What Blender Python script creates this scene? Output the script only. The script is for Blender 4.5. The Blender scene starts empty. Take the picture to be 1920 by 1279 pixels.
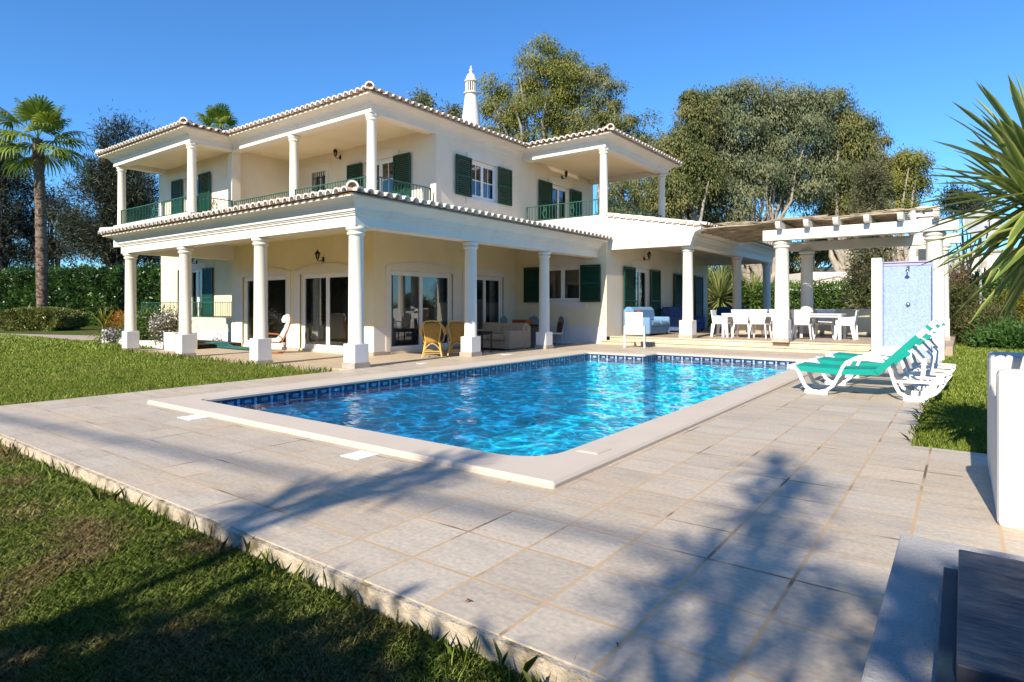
import bpy, math, random
import numpy as np
from mathutils import Vector, Matrix
random.seed(7); R = math.radians
rng = np.random.default_rng(11)
S = bpy.context.scene; COL = S.collection

# ------------------------------------------------------------- camera, sky, sun
CAMZ = 1.2; YAW = math.atan2(846.0, 1145.0)
cam_data = bpy.data.cameras.new('camera'); cam = bpy.data.objects.new('camera', cam_data); COL.objects.link(cam)
cam.location = (0, 0, CAMZ); cam.rotation_euler = (R(90), 0, YAW)
cam_data.sensor_width = 36.0; cam_data.lens = 1145.0 / 1920.0 * 36.0
cam_data.shift_y = -(639.5 - 574.5) / 1920.0
cam_data.clip_start = 0.05; cam_data.clip_end = 3000
S.camera = cam
SUN = Vector((0.105, -1.0, 0.64)).normalized()
w = bpy.data.worlds.new('World'); S.world = w; w.use_nodes = True
nt = w.node_tree; nt.nodes.clear()
sky = nt.nodes.new('ShaderNodeTexSky'); sky.sky_type = 'NISHITA'; sky.sun_disc = False
sky.sun_elevation = math.asin(SUN.z); sky.sun_rotation = math.atan2(SUN.x, SUN.y)
sky.air_density = 1.0; sky.dust_density = 0.0; sky.ozone_density = 4.0; sky.altitude = 400
bg = nt.nodes.new('ShaderNodeBackground'); bg.inputs[1].default_value = 0.108
out = nt.nodes.new('ShaderNodeOutputWorld')
tint = nt.nodes.new('ShaderNodeMix'); tint.data_type = 'RGBA'; tint.blend_type = 'MULTIPLY'; tint.inputs[0].default_value = 1.0
tint.inputs[7].default_value = (0.40, 0.72, 0.97, 1)   # deep clear winter sky
nt.links.new(sky.outputs[0], tint.inputs[6]); nt.links.new(tint.outputs[2], bg.inputs[0]); nt.links.new(bg.outputs[0], out.inputs[0])
sl = bpy.data.lights.new('sun', 'SUN'); sl.energy = 3.75; sl.angle = R(0.5); sl.color = (1.0, 0.90, 0.74)
so = bpy.data.objects.new('sun', sl); COL.objects.link(so); so.location = (5, -20, 20)
so.rotation_euler = SUN.to_track_quat('Z', 'Y').to_euler()
S.view_settings.view_transform = 'Standard'; S.view_settings.look = 'None'
S.view_settings.exposure = 1.06; S.view_settings.gamma = 1.0
S.cycles.max_bounces = 10; S.cycles.diffuse_bounces = 4; S.cycles.transparent_max_bounces = 16
S.cycles.caustics_reflective = False; S.cycles.caustics_refractive = False
S.cycles.sample_clamp_indirect = 6.0

# ------------------------------------------------------------- materials
class NT:
    def __init__(s, name):
        s.m = bpy.data.materials.new(name); s.m.use_nodes = True; s.t = s.m.node_tree; s.t.nodes.clear()
        s.o = s.n('OutputMaterial'); s.tc = s.n('TexCoord')
    def n(s, k, **kw):
        x = s.t.nodes.new('ShaderNode' + k)
        for a, b in kw.items(): setattr(x, a, b)
        return x
    def l(s, a, b): s.t.links.new(a, b)
    def noise(s, scale, detail=4, vec=None, stretch=None, rough=0.55):
        x = s.n('TexNoise'); x.inputs['Scale'].default_value = scale; x.inputs['Detail'].default_value = detail
        x.inputs['Roughness'].default_value = rough
        v = vec or s.geo()
        if stretch:
            mp = s.n('Mapping'); mp.inputs['Scale'].default_value = stretch; s.l(v, mp.inputs[0]); v = mp.outputs[0]
        s.l(v, x.inputs['Vector']); return x.outputs['Fac']
    def geo(s):
        if not hasattr(s, 'g'): s.g = s.n('NewGeometry')
        return s.g.outputs['Position']
    def island(s):
        s.geo(); return s.g.outputs['Random Per Island']
    def ramp(s, fac, stops):
        r = s.n('ValToRGB'); e = r.color_ramp.elements
        while len(e) < len(stops): e.new(0.5)
        for i, (p, c) in enumerate(stops): e[i].position = p; e[i].color = (*c, 1) if len(c) == 3 else c
        s.l(fac, r.inputs[0]); return r.outputs[0]
    def mix(s, fac, a, b, mode='MIX'):
        x = s.n('Mix', data_type='RGBA', blend_type=mode)
        for v, i in ((fac, 0), (a, 6), (b, 7)):
            if isinstance(v, (int, float)): x.inputs[i].default_value = v
            elif isinstance(v, tuple): x.inputs[i].default_value = (*v, 1)
            else: s.l(v, x.inputs[i])
        return x.outputs[2]
    def math(s, op, a, b=0.0, c=None):
        x = s.n('Math', operation=op)
        for i, v in enumerate((a, b, c)):
            if v is None: continue
            if isinstance(v, (int, float)): x.inputs[i].default_value = v
            else: s.l(v, x.inputs[i])
        return x.outputs[0]
    def bump(s, h, strength=0.3, dist=0.01):
        b = s.n('Bump'); b.inputs['Strength'].default_value = strength; b.inputs['Distance'].default_value = dist
        s.l(h, b.inputs['Height']); return b.outputs[0]
    def pbr(s, color, rough=0.6, normal=None, spec=0.3, metal=0.0):
        p = s.n('BsdfPrincipled')
        if isinstance(color, tuple): p.inputs['Base Color'].default_value = (*color, 1)
        else: s.l(color, p.inputs['Base Color'])
        if isinstance(rough, (int, float)): p.inputs['Roughness'].default_value = rough
        else: s.l(rough, p.inputs['Roughness'])
        p.inputs['Specular IOR Level'].default_value = spec; p.inputs['Metallic'].default_value = metal
        if normal: s.l(normal, p.inputs['Normal'])
        s.l(p.outputs[0], s.o.inputs[0]); return p

def sc(c, k): return tuple(min(1, x * k) for x in c)
def plain(name, c, rough=0.6, var=0.12, scale=3.0, bump=0.0, bscale=60, spec=0.3, metal=0.0):
    t = NT(name)
    col = t.ramp(t.noise(scale, 5), [(0.3, sc(c, 1 - var)), (0.7, sc(c, 1 + var * 0.6))])
    nm = t.bump(t.noise(bscale, 3), bump, 0.01) if bump else None
    t.pbr(col, rough, nm, spec, metal); return t.m
def plaster(name, c, dirt=(0.45, 0.4, 0.32), grime=0.25):
    t = NT(name)
    a = t.ramp(t.noise(1.3, 6), [(0.3, sc(c, 0.92)), (0.7, c)])
    d = t.ramp(t.noise(2.2, 8, stretch=(1, 1, 0.35)), [(0.58, (0, 0, 0)), (0.82, (grime, grime, grime))])
    st = t.ramp(t.noise(1.0, 7, stretch=(3.5, 3.5, 0.22), rough=0.7), [(0.60, (0, 0, 0)), (0.80, (grime * .7,) * 3)])
    col = t.mix(st, t.mix(d, a, dirt), sc(dirt, 1.1))
    t.pbr(col, 0.85, t.bump(t.noise(90, 4), 0.25, 0.008), 0.15); return t.m
def leafmat(name, cols, trans=0.35, nscale=0.5, rough=0.5, gloss=0.25):
    """cols: dark .. light; colour by leaf and by broad patches of the plant"""
    t = NT(name)
    n = t.noise(nscale, 3)
    f = t.math('ADD', t.math('MULTIPLY', t.island(), 0.28), t.math('MULTIPLY_ADD', n, 1.25, -0.20))
    k = len(cols); col = t.ramp(f, [(0.22 + 0.62 * i / (k - 1), c) for i, c in enumerate(cols)])
    p = t.pbr(col, rough, None, gloss)
    tr = t.n('BsdfTranslucent'); t.l(col, tr.inputs[0])
    m = t.n('MixShader'); m.inputs[0].default_value = trans
    t.l(p.outputs[0], m.inputs[1]); t.l(tr.outputs[0], m.inputs[2]); t.l(m.outputs[0], t.o.inputs[0])
    return t.m

M = {}
M['cream'] = plaster('cream_plaster', (0.83, 0.73, 0.49))
M['upper'] = plaster('bounce_lit_cream_plaster', (0.80, 0.71, 0.56))  # paler copy of the cream, warm bounced light put into its colour
M['white'] = plaster('white_plaster', (0.76, 0.72, 0.64), grime=0.28)
M['plinth'] = plaster('plinth_plaster', (0.76, 0.74, 0.71), grime=0.42)
M['column'] = plaster('column_plaster', (0.77, 0.73, 0.62), grime=0.2)
M['trim'] = plaster('trim_stone', (0.78, 0.72, 0.62), grime=0.15)
M['ceiling'] = plaster('ceiling_plaster', (0.82, 0.72, 0.52), grime=0.05)
M['pvc'] = plain('white_window_plastic', (0.82, 0.81, 0.78), 0.35, 0.05)
M['skirting'] = plain('skirting_tile', (0.42, 0.36, 0.29), 0.6, 0.2, 5)
M['shutter'] = plain('green_shutter_paint', (0.008, 0.060, 0.036), 0.4, 0.2, 8)
M['iron'] = plain('green_railing_paint', (0.03, 0.115, 0.072), 0.45, 0.3, 12)
M['black'] = plain('black_lamp_iron', (0.012, 0.012, 0.012), 0.5, 0.2, 20)
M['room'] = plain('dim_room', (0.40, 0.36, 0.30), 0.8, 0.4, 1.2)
M['curtain'] = plain('curtain', (0.55, 0.53, 0.48), 0.9, 0.25, 9)
def tile_mat():
    t = NT('clay_tile')
    a = t.ramp(t.island(), [(0.0, (0.58, 0.42, 0.31)), (0.5, (0.72, 0.57, 0.45)), (1.0, (0.78, 0.68, 0.58))])
    d = t.ramp(t.noise(5, 6), [(0.5, (0, 0, 0)), (0.75, (0.6, 0.6, 0.6))])
    t.pbr(t.mix(d, a, (0.62, 0.56, 0.48)), 0.8, t.bump(t.noise(40), 0.3, 0.01), 0.15); return t.m
M['tile'] = tile_mat()
M['mortar'] = plain('tile_end_mortar', (0.72, 0.67, 0.60), 0.85, 0.25, 9)
M['course'] = plain('eave_course_clay', (0.66, 0.45, 0.27), 0.8, 0.2, 6)
def glass_mat():
    t = NT('window_glass')
    fr = t.n('Fresnel'); fr.inputs[0].default_value = 1.75
    tr = t.n('BsdfTransparent'); tr.inputs[0].default_value = (0.74, 0.77, 0.75, 1)
    gl = t.n('BsdfGlossy'); gl.inputs[1].default_value = 0.015; gl.inputs[0].default_value = (0.95, 0.97, 1, 1)
    t.l(t.bump(t.noise(0.8, 1), 0.04, 0.02), gl.inputs['Normal'])
    f = t.math('MULTIPLY', fr.outputs[0], 1.5)
    m = t.n('MixShader'); t.l(f, m.inputs[0]); t.l(tr.outputs[0], m.inputs[1]); t.l(gl.outputs[0], m.inputs[2])
    t.l(m.outputs[0], t.o.inputs[0]); return t.m
M['glass'] = glass_mat()
def paving(name, c1, c2, joint, w, h, ox, oy, mort=0.006):
    t = NT(name)
    mp = t.n('Mapping'); mp.inputs['Location'].default_value = (-ox, -oy, 0); t.l(t.geo(), mp.inputs[0])
    b = t.n('TexBrick'); b.offset = 0.0; b.offset_frequency = 1; b.squash = 1.0
    for k, v in (('Scale', 1.0), ('Mortar Size', mort), ('Mortar Smooth', 0.1), ('Bias', 0.0), ('Brick Width', w), ('Row Height', h)):
        b.inputs[k].default_value = v
    b.inputs['Color1'].default_value = (*c1, 1); b.inputs['Color2'].default_value = (*c2, 1); b.inputs['Mortar'].default_value = (0, 0, 0, 1)
    t.l(mp.outputs[0], b.inputs['Vector'])
    streak = t.ramp(t.noise(3.5, 8, stretch=(0.55, 2.6, 1), rough=0.65), [(0.28, (0.82, 0.82, 0.83)), (0.50, (1, 1, 1)), (0.75, (1.07, 1.06, 1.04))])
    col = t.mix(1.0, b.outputs['Color'], streak, 'MULTIPLY')
    fine = t.ramp(t.noise(38, 5), [(0.35, (0.86, 0.86, 0.86)), (0.65, (1.08, 1.07, 1.05))])
    col = t.mix(1.0, col, fine, 'MULTIPLY')
    blot = t.ramp(t.noise(0.7, 5), [(0.45, (0, 0, 0)), (0.7, (0.5, 0.5, 0.5))])
    col = t.mix(blot, col, t.mix(1.0, col, (1.12, 0.98, 0.80), 'MULTIPLY'))
    jc = t.ramp(t.noise(1.6, 4), [(0.36, sc(joint, 0.3)), (0.46, joint), (0.8, sc(joint, 1.1))])
    col = t.mix(b.outputs['Fac'], col, jc)
    hgt = t.math('SUBTRACT', t.noise(16, 6, stretch=(0.5, 1.6, 1)), t.math('MULTIPLY', b.outputs['Fac'], 1.5))
    t.pbr(col, t.ramp(t.noise(6, 3), [(0.3, (0.5,) * 3), (0.7, (0.75,) * 3)]), t.bump(hgt, 0.35, 0.006), 0.35); return t.m
M['deck'] = paving('deck_paving', (0.46, 0.395, 0.315), (0.535, 0.465, 0.375), (0.50, 0.35, 0.20), 0.38, 0.41, -0.98, 2.07, 0.008)
M['terrace'] = paving('terrace_paving', (0.50, 0.41, 0.30), (0.54, 0.45, 0.34), (0.50, 0.40, 0.28), 0.40, 0.40, -9.9, 7.6, 0.004)
M['raised'] = paving('raised_paving', (0.40, 0.32, 0.24), (0.46, 0.37, 0.28), (0.4, 0.3, 0.2), 0.40, 0.40, -9.1, 17.6, 0.004)
M['step'] = paving('step_stone', (0.60, 0.50, 0.37), (0.66, 0.56, 0.43), (0.3, 0.24, 0.17), 0.55, 5.0, -9.3, 0, 0.003)
M['coping'] = plaster('coping_stone', (0.58, 0.50, 0.41), dirt=(0.46, 0.36, 0.24), grime=0.4)
def slab_mat():
    t = NT('rough_slab_edge')
    c = t.ramp(t.noise(7, 8), [(0.32, (0.16, 0.13, 0.08)), (0.46, (0.46, 0.39, 0.29)), (0.7, (0.58, 0.50, 0.39))])
    t.pbr(c, 0.9, t.bump(t.noise(25, 6), 0.8, 0.03), 0.1); return t.m
M['slab'] = slab_mat()
def lawn_mat(name, soil):
    t = NT(name)
    g = t.ramp(t.noise(3.0, 8), [(0.3, (0.035, 0.065, 0.012)), (0.55, (0.085, 0.13, 0.022)), (0.75, (0.16, 0.18, 0.05))])
    d = t.ramp(t.noise(0.9, 5, rough=0.6), [(0.5 if soil else 0.58, (0, 0, 0)), (0.62 if soil else 0.78, (1, 1, 1))])
    s = t.ramp(t.noise(14, 6), [(0.3, (0.06, 0.035, 0.018)), (0.7, (0.22, 0.145, 0.075))])
    t.pbr(t.mix(d, g, s), 0.95, t.bump(t.noise(30, 6), 1.0, 0.03), 0.05); return t.m
M['lawn'] = lawn_mat('lawn_ground', True)
def blade_mat(name, nscale, lo, hi, brown, g0, g1, g2):
    t = NT(name)
    f = t.math('ADD', t.math('MULTIPLY', t.island(), 0.6), t.math('MULTIPLY', t.noise(1.2, 4), 0.55))
    g = t.ramp(f, [(0.25, g0), (0.55, g1), (0.85, g2)])
    d = t.ramp(t.noise(nscale, 5, rough=0.6), [(lo, (0, 0, 0)), (hi, (brown,) * 3)])
    br = t.ramp(t.island(), [(0.0, (0.17, 0.11, 0.05)), (0.5, (0.36, 0.25, 0.13)), (1.0, (0.52, 0.42, 0.24))])
    col = t.mix(d, g, br)
    p = t.pbr(col, 0.6, None, 0.2)
    tr = t.n('BsdfTranslucent'); t.l(col, tr.inputs[0]); m = t.n('MixShader'); m.inputs[0].default_value = 0.3
    t.l(p.outputs[0], m.inputs[1]); t.l(tr.outputs[0], m.inputs[2]); t.l(m.outputs[0], t.o.inputs[0]); return t.m
M['blade'] = blade_mat('grass_blades', 1.3, 0.50, 0.64, 0.85, (0.06, 0.12, 0.014), (0.17, 0.25, 0.04), (0.40, 0.44, 0.13))
M['blade_lawn'] = blade_mat('lawn_blades', 0.35, 0.55, 0.8, 0.35, (0.10, 0.165, 0.016), (0.20, 0.275, 0.035), (0.36, 0.40, 0.09))

# ------------------------------------------------------------- mesh helpers
ORG = {}
class MB:
    def __init__(s): s.v = []; s.f = []; s.sm = []; s.mi = []
    def add(s, vs, fs, smooth=False, mi=0):
        b = len(s.v); s.v += [tuple(x) for x in vs]
        for f in fs: s.f.append([b + i for i in f]); s.sm.append(smooth); s.mi.append(mi)
        return s
    def box(s, x0, x1, y0, y1, z0, z1, mi=0):
        x0, x1 = min(x0, x1), max(x0, x1); y0, y1 = min(y0, y1), max(y0, y1); z0, z1 = min(z0, z1), max(z0, z1)
        return s.add([(x, y, z) for z in (z0, z1) for y in (y0, y1) for x in (x0, x1)],
                     [(0, 2, 3, 1), (4, 5, 7, 6), (0, 1, 5, 4), (2, 6, 7, 3), (0, 4, 6, 2), (1, 3, 7, 5)], mi=mi)
    def obox(s, c, size, rot, mi=0):
        Mx = rot.to_matrix() if hasattr(rot, 'to_matrix') else rot; c = Vector(c)
        hx, hy, hz = (k / 2 for k in size)
        return s.add([c + Mx @ Vector((x, y, z)) for z in (-hz, hz) for y in (-hy, hy) for x in (-hx, hx)],
                     [(0, 2, 3, 1), (4, 5, 7, 6), (0, 1, 5, 4), (2, 6, 7, 3), (0, 4, 6, 2), (1, 3, 7, 5)], mi=mi)
    def prism(s, poly, f0, f1, smooth=False, mi=0):
        """poly: 2-D points, f0/f1: map a 2-D point to the two end caps"""
        n = len(poly); vs = [f0(*p) for p in poly] + [f1(*p) for p in poly]
        s.add(vs, [tuple(range(n - 1, -1, -1)), tuple(range(n, 2 * n))], mi=mi)
        return s.add(vs, [(i, (i + 1) % n, n + (i + 1) % n, n + i) for i in range(n)], smooth, mi)
    def tube(s, pts, rad, n=8, cap=True, mi=0, flat=None):
        pts = [Vector(p) for p in pts]; rad = rad if isinstance(rad, (list, tuple)) else [rad] * len(pts)
        vs = []; up = None
        for i, p in enumerate(pts):
            d = (pts[min(i + 1, len(pts) - 1)] - pts[max(i - 1, 0)]).normalized()
            if up is None: up = Vector((0, 0, 1)) if abs(d.z) < 0.9 else Vector((1, 0, 0))
            a = d.cross(up).normalized(); up = a.cross(d).normalized()
            for k in range(n):
                t = 2 * math.pi * k / n; vs.append(p + (a * math.cos(t) + up * math.sin(t)) * rad[i])
        fs = [(i * n + k, i * n + (k + 1) % n, (i + 1) * n + (k + 1) % n, (i + 1) * n + k) for i in range(len(pts) - 1) for k in range(n)]
        s.add(vs, fs, True, mi)
        if cap: s.add(vs[:n], [tuple(range(n - 1, -1, -1))], mi=mi); s.add(vs[-n:], [tuple(range(n))], mi=mi)
        return s
    def lathe(s, c, prof, n=24, mi=0, smooth=True):
        c = Vector(c); vs = [c + Vector((r * math.cos(2 * math.pi * k / n), r * math.sin(2 * math.pi * k / n), z)) for r, z in prof for k in range(n)]
        s.add(vs, [(i * n + k, i * n + (k + 1) % n, (i + 1) * n + (k + 1) % n, (i + 1) * n + k) for i in range(len(prof) - 1) for k in range(n)], smooth, mi)
        s.add(vs[:n], [tuple(range(n - 1, -1, -1))], mi=mi); return s.add(vs[-n:], [tuple(range(n))], mi=mi)
    def strip(s, path, w, th, axis, mi=0):
        """rectangular bar swept along a path lying in a plane; axis = direction of its width w"""
        axis = Vector(axis); pts = [Vector(p) for p in path]; vs = []
        for i, p in enumerate(pts):
            d = (pts[min(i + 1, len(pts) - 1)] - pts[max(i - 1, 0)]).normalized(); nn = d.cross(axis).normalized()
            for a, b in ((-1, -1), (1, -1), (1, 1), (-1, 1)): vs.append(p + axis * (a * w / 2) + nn * (b * th / 2))
        n = len(pts)
        s.add(vs, [(i * 4 + k, i * 4 + (k + 1) % 4, i * 4 + 4 + (k + 1) % 4, i * 4 + 4 + k) for i in range(n - 1) for k in range(4)], mi=mi)
        return s.add([vs[0], vs[1], vs[2], vs[3]] + vs[-4:], [(3, 2, 1, 0), (4, 5, 6, 7)], mi=mi)
    def sweep(s, path, prof, mi=0, closed=False):
        """mitred sweep of a closed (offset-to-the-right, z) profile along an XY path"""
        n = len(path); vs = []; P = [Vector(p) for p in path]
        for i in range(n):
            a = (P[i] - P[i - 1]).normalized() if i > 0 else None; b = (P[i + 1] - P[i]).normalized() if i < n - 1 else None
            na = Vector((a.y, -a.x)) if a else None; nb = Vector((b.y, -b.x)) if b else None
            if na is None: m = nb
            elif nb is None: m = na
            else: m = (na + nb) / (1 + na.dot(nb))
            for o, z in prof: q = P[i] + m * o; vs.append((q.x, q.y, z))
        k = len(prof)
        s.add(vs, [(i * k + j, i * k + (j + 1) % k, (i + 1) * k + (j + 1) % k, (i + 1) * k + j) for i in range(n - 1) for j in range(k)], mi=mi)
        return s.add(vs[:k] + vs[-k:], [tuple(range(k)), tuple(range(2 * k - 1, k - 1, -1))], mi=mi)
    def build(s, name, mat, parent=None, bevel=0, kind=None):
        me = bpy.data.meshes.new(name); o = bpy.data.objects.new(name, me); COL.objects.link(o)
        org = ORG.get(parent.name, Vector()) if parent else Vector()
        me.from_pydata([tuple(Vector(v) - org) for v in s.v], [], s.f)
        me.polygons.foreach_set('use_smooth', s.sm)
        for m in (mat if isinstance(mat, (list, tuple)) else [mat]): me.materials.append(m)
        if any(s.mi): me.polygons.foreach_set('material_index', s.mi)
        me.update()
        if parent: o.parent = parent; ORG[o.name] = org
        if bevel:
            b = o.modifiers.new('edge', 'BEVEL'); b.width = bevel; b.segments = 2; b.limit_method = 'ANGLE'; b.angle_limit = R(40)
        if kind: o['kind'] = kind
        return o
def tag(o, label, cat, group=None):
    o['label'] = label; o['category'] = cat
    if group: o['group'] = group
    return o
def thing(name, label, cat, loc=(0, 0, 0), group=None, local=False):
    o = bpy.data.objects.new(name, None); COL.objects.link(o); o.empty_display_size = 0.2
    o.location = loc; ORG[o.name] = Vector() if local else Vector(loc)
    return tag(o, label, cat, group)
def dup(root, loc, rz=None, label=None, scale=None):
    def cp(o, par):
        c = o.copy(); COL.objects.link(c); c.parent = par
        for ch in list(o.children): cp(ch, c)
        return c
    r = cp(root, None); r.location = loc
    if rz is not None: r.rotation_euler = (0, 0, rz)
    if scale: r.scale = scale
    if label: r['label'] = label
    return r
def np_mesh(name, V, F, mat, parent=None, mi=None, kind=None, smooth=False):
    """V (n,3), F (m,k) arrays"""
    me = bpy.data.meshes.new(name); o = bpy.data.objects.new(name, me); COL.objects.link(o)
    org = np.array(ORG.get(parent.name, Vector()) if parent else (0, 0, 0), dtype=np.float32)
    V = np.asarray(V, np.float32) - org; F = np.asarray(F, np.int32); m, k = F.shape
    me.vertices.add(len(V)); me.vertices.foreach_set('co', V.ravel())
    me.loops.add(m * k); me.loops.foreach_set('vertex_index', F.ravel())
    me.polygons.add(m); me.polygons.foreach_set('loop_start', np.arange(0, m * k, k, dtype=np.int32))
    for x in (mat if isinstance(mat, (list, tuple)) else [mat]): me.materials.append(x)
    if mi is not None: me.polygons.foreach_set('material_index', np.asarray(mi, np.int32))
    if smooth: me.polygons.foreach_set('use_smooth', np.ones(m, dtype=bool))
    me.update(calc_edges=True); me.validate()
    if parent: o.parent = parent; ORG[o.name] = Vector(org)
    if kind: o['kind'] = kind
    return o
def unit(a): return a / np.maximum(np.linalg.norm(a, axis=1, keepdims=True), 1e-6)
def leaf_arrays(P, D, L, W, N=None):
    """diamond leaves at P pointing along D"""
    n = len(P); D = unit(D); s = unit(np.cross(D, rng.normal(size=(n, 3)) if N is None else N + rng.normal(size=(n, 3)) * .35)); L = np.broadcast_to(L, (n,))[:, None]; W = np.broadcast_to(W, (n,))[:, None]
    V = np.stack([P, P + D * L * 0.45 + s * W / 2, P + D * L, P + D * L * 0.45 - s * W / 2], 1).reshape(-1, 3)
    return V, np.arange(4 * n).reshape(n, 4)
def clump_points(blobs, clumps, per, r, hollow=0.5):
    """leaf positions gathered in clumps that fill a set of ellipsoids (centre, radii)"""
    C = np.array([b[0] for b in blobs], float); Rr = np.array([b[1] for b in blobs], float)
    wgt = Rr.prod(1) ** (2 / 3); idx = rng.choice(len(blobs), clumps, p=wgt / wgt.sum())
    d = unit(rng.normal(size=(clumps, 3))); rad = (hollow + (1 - hollow) * rng.random((clumps, 1)))
    cc = C[idx] + d * rad * Rr[idx]
    P = np.repeat(cc, per, 0) + rng.normal(size=(clumps * per, 3)) * r * np.repeat(0.6 + 0.8 * rng.random((clumps, 1)), per, 0)
    return P, np.repeat(C[idx], per, 0), cc
# ------------------------------------------------------------- ground, deck, pool
PX0, PX1, PY0, PY1 = -7.65, -2.55, 3.78, 14.40      # inner edge of the pool
NX, NY = -6.15, 13.62                                # notch at its far left corner
def rounded(poly, rad, n=6):
    out = []
    for i, p in enumerate(poly):
        r = rad[i]; p = Vector(p)
        if r <= 0: out += [tuple(p)] * 1; continue
        a = (Vector(poly[i - 1]) - p).normalized(); b = (Vector(poly[(i + 1) % len(poly)]) - p).normalized()
        c = p + (a + b) * r; sgn = 1
        t0 = -b * r; t1 = -a * r
        for k in range(n + 1):
            th = math.pi / 2 * k / n; q = c + t0 * math.cos(th) + t1 * math.sin(th); out.append((q.x, q.y))
    return out
inner_poly = [(PX0, PY0), (PX1, PY0), (PX1, PY1), (NX, PY1), (NX, NY), (PX0, NY)]
outer_poly = [(-8.1, 3.38), (-2.16, 3.38), (-2.16, 14.85), (-6.6, 14.85), (-6.6, 14.05), (-8.1, 14.05)]
INN = rounded(inner_poly, [0.12, 0.38, 0.12, 0.12, 0.08, 0.12])
OUT = rounded(outer_poly, [0.02, 0.03, 0.02, 0.02, 0.02, 0.02])
def offset_in(poly, d):
    out = []
    for i in range(len(poly)):
        p = Vector(poly[i]); a = (p - Vector(poly[i - 1])).normalized(); b = (Vector(poly[(i + 1) % len(poly)]) - p).normalized()
        m = Vector((-a.y - b.y, a.x + b.x)); m = m / (1 + a.dot(b)); q = p + m * d; out.append((q.x, q.y))
    return out
mb = MB(); n = len(INN); z0, z1 = -0.012, 0.045
LIP = offset_in(INN, 0.03)
rings = [[(x, y, z0) for x, y in OUT], [(x, y, z1 - 0.02) for x, y in OUT], [(x, y, z1) for x, y in offset_in(OUT, 0.02)],
         [(x, y, z1) for x, y in INN], [(x, y, z1 - 0.022) for x, y in LIP], [(x, y, z0 + 0.01) for x, y in LIP], [(x, y, z0) for x, y in INN]]
vs = [p for r in rings for p in r]
mb.add(vs, [(i * n + k, i * n + (k + 1) % n, i * n + n + (k + 1) % n, i * n + n + k) for i in range(len(rings) - 1) for k in range(n)])
mb.build('pool_coping', M['coping'], kind='structure')

def mosaic(name, cell, stops, grout):
    t = NT(name); p = t.geo(); sx = t.n('SeparateXYZ'); t.l(p, sx.inputs[0])
    h = t.math('ADD', sx.outputs[0], sx.outputs[1])
    cv = t.n('CombineXYZ'); t.l(h, cv.inputs[0]); t.l(sx.outputs[2], cv.inputs[1])
    b = t.n('TexBrick'); b.offset = 0; b.squash = 1
    for k, v in (('Scale', 1.0), ('Mortar Size', cell * 0.06), ('Mortar Smooth', 0.1), ('Bias', 0.0), ('Brick Width', cell), ('Row Height', cell)): b.inputs[k].default_value = v
    b.inputs['Color1'].default_value = (0, 0, 0, 1); b.inputs['Color2'].default_value = (1, 1, 1, 1); b.inputs['Mortar'].default_value = (0.5,) * 3 + (1,)
    t.l(cv.outputs[0], b.inputs['Vector'])
    col = t.mix(b.outputs['Fac'], t.ramp(b.outputs['Color'], stops), grout)
    t.pbr(col, 0.25, None, 0.5); return t.m
def pool_mat():
    t = NT('pool_mosaic')
    c = t.ramp(t.noise(14, 3), [(0.3, (0.003, 0.40, 0.54)), (0.7, (0.006, 0.45, 0.60))])
    t.pbr(c, 0.4, None, 0.3); return t.m
def band_mat():
    t = NT('pool_border_tiles'); p = t.geo(); sx = t.n('SeparateXYZ'); t.l(p, sx.inputs[0])
    h = t.math('MULTIPLY', t.math('ADD', sx.outputs[0], sx.outputs[1]), 1 / 0.24)
    u = t.math('FRACT', h); z = t.math('MULTIPLY', t.math('ADD', sx.outputs[2], 0.125), 1 / 0.125)
    gap = t.math('LESS_THAN', u, 0.17)
    inx = t.math('MULTIPLY', t.math('GREATER_THAN', u, 0.44), t.math('LESS_THAN', u, 0.82))
    inz = t.math('MULTIPLY', t.math('GREATER_THAN', z, 0.30), t.math('LESS_THAN', z, 0.66))
    pale = t.math('MAXIMUM', gap, t.math('MULTIPLY', inx, inz))
    g1 = t.math('LESS_THAN', t.math('FRACT', t.math('MULTIPLY', h, 6)), 0.10)
    g2 = t.math('LESS_THAN', t.math('FRACT', t.math('MULTIPLY', z, 5)), 0.10)
    col = t.mix(pale, (0.005, 0.02, 0.10), (0.36, 0.44, 0.50))
    col = t.mix(t.math('MAXIMUM', g1, g2), col, (0.10, 0.18, 0.32))
    t.pbr(col, 0.3, None, 0.5); return t.m
BAS = offset_in(INN, -0.005)
mb = MB(); n = len(BAS)
mb.add([(x, y, -0.02) for x, y in BAS] + [(x, y, -0.19) for x, y in BAS], [(k, (k + 1) % n, n + (k + 1) % n, n + k) for k in range(n)])
mb.build('pool_border', band_mat(), kind='structure')
DEPTH = -1.45
mb = MB(); mb.add([(x, y, -0.19) for x, y in BAS] + [(x, y, DEPTH) for x, y in BAS], [(k, (k + 1) % n, n + (k + 1) % n, n + k) for k in range(n)] + [tuple(range(n, 2 * n))])
basin = mb.build('pool_basin', pool_mat(), kind='structure')
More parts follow.
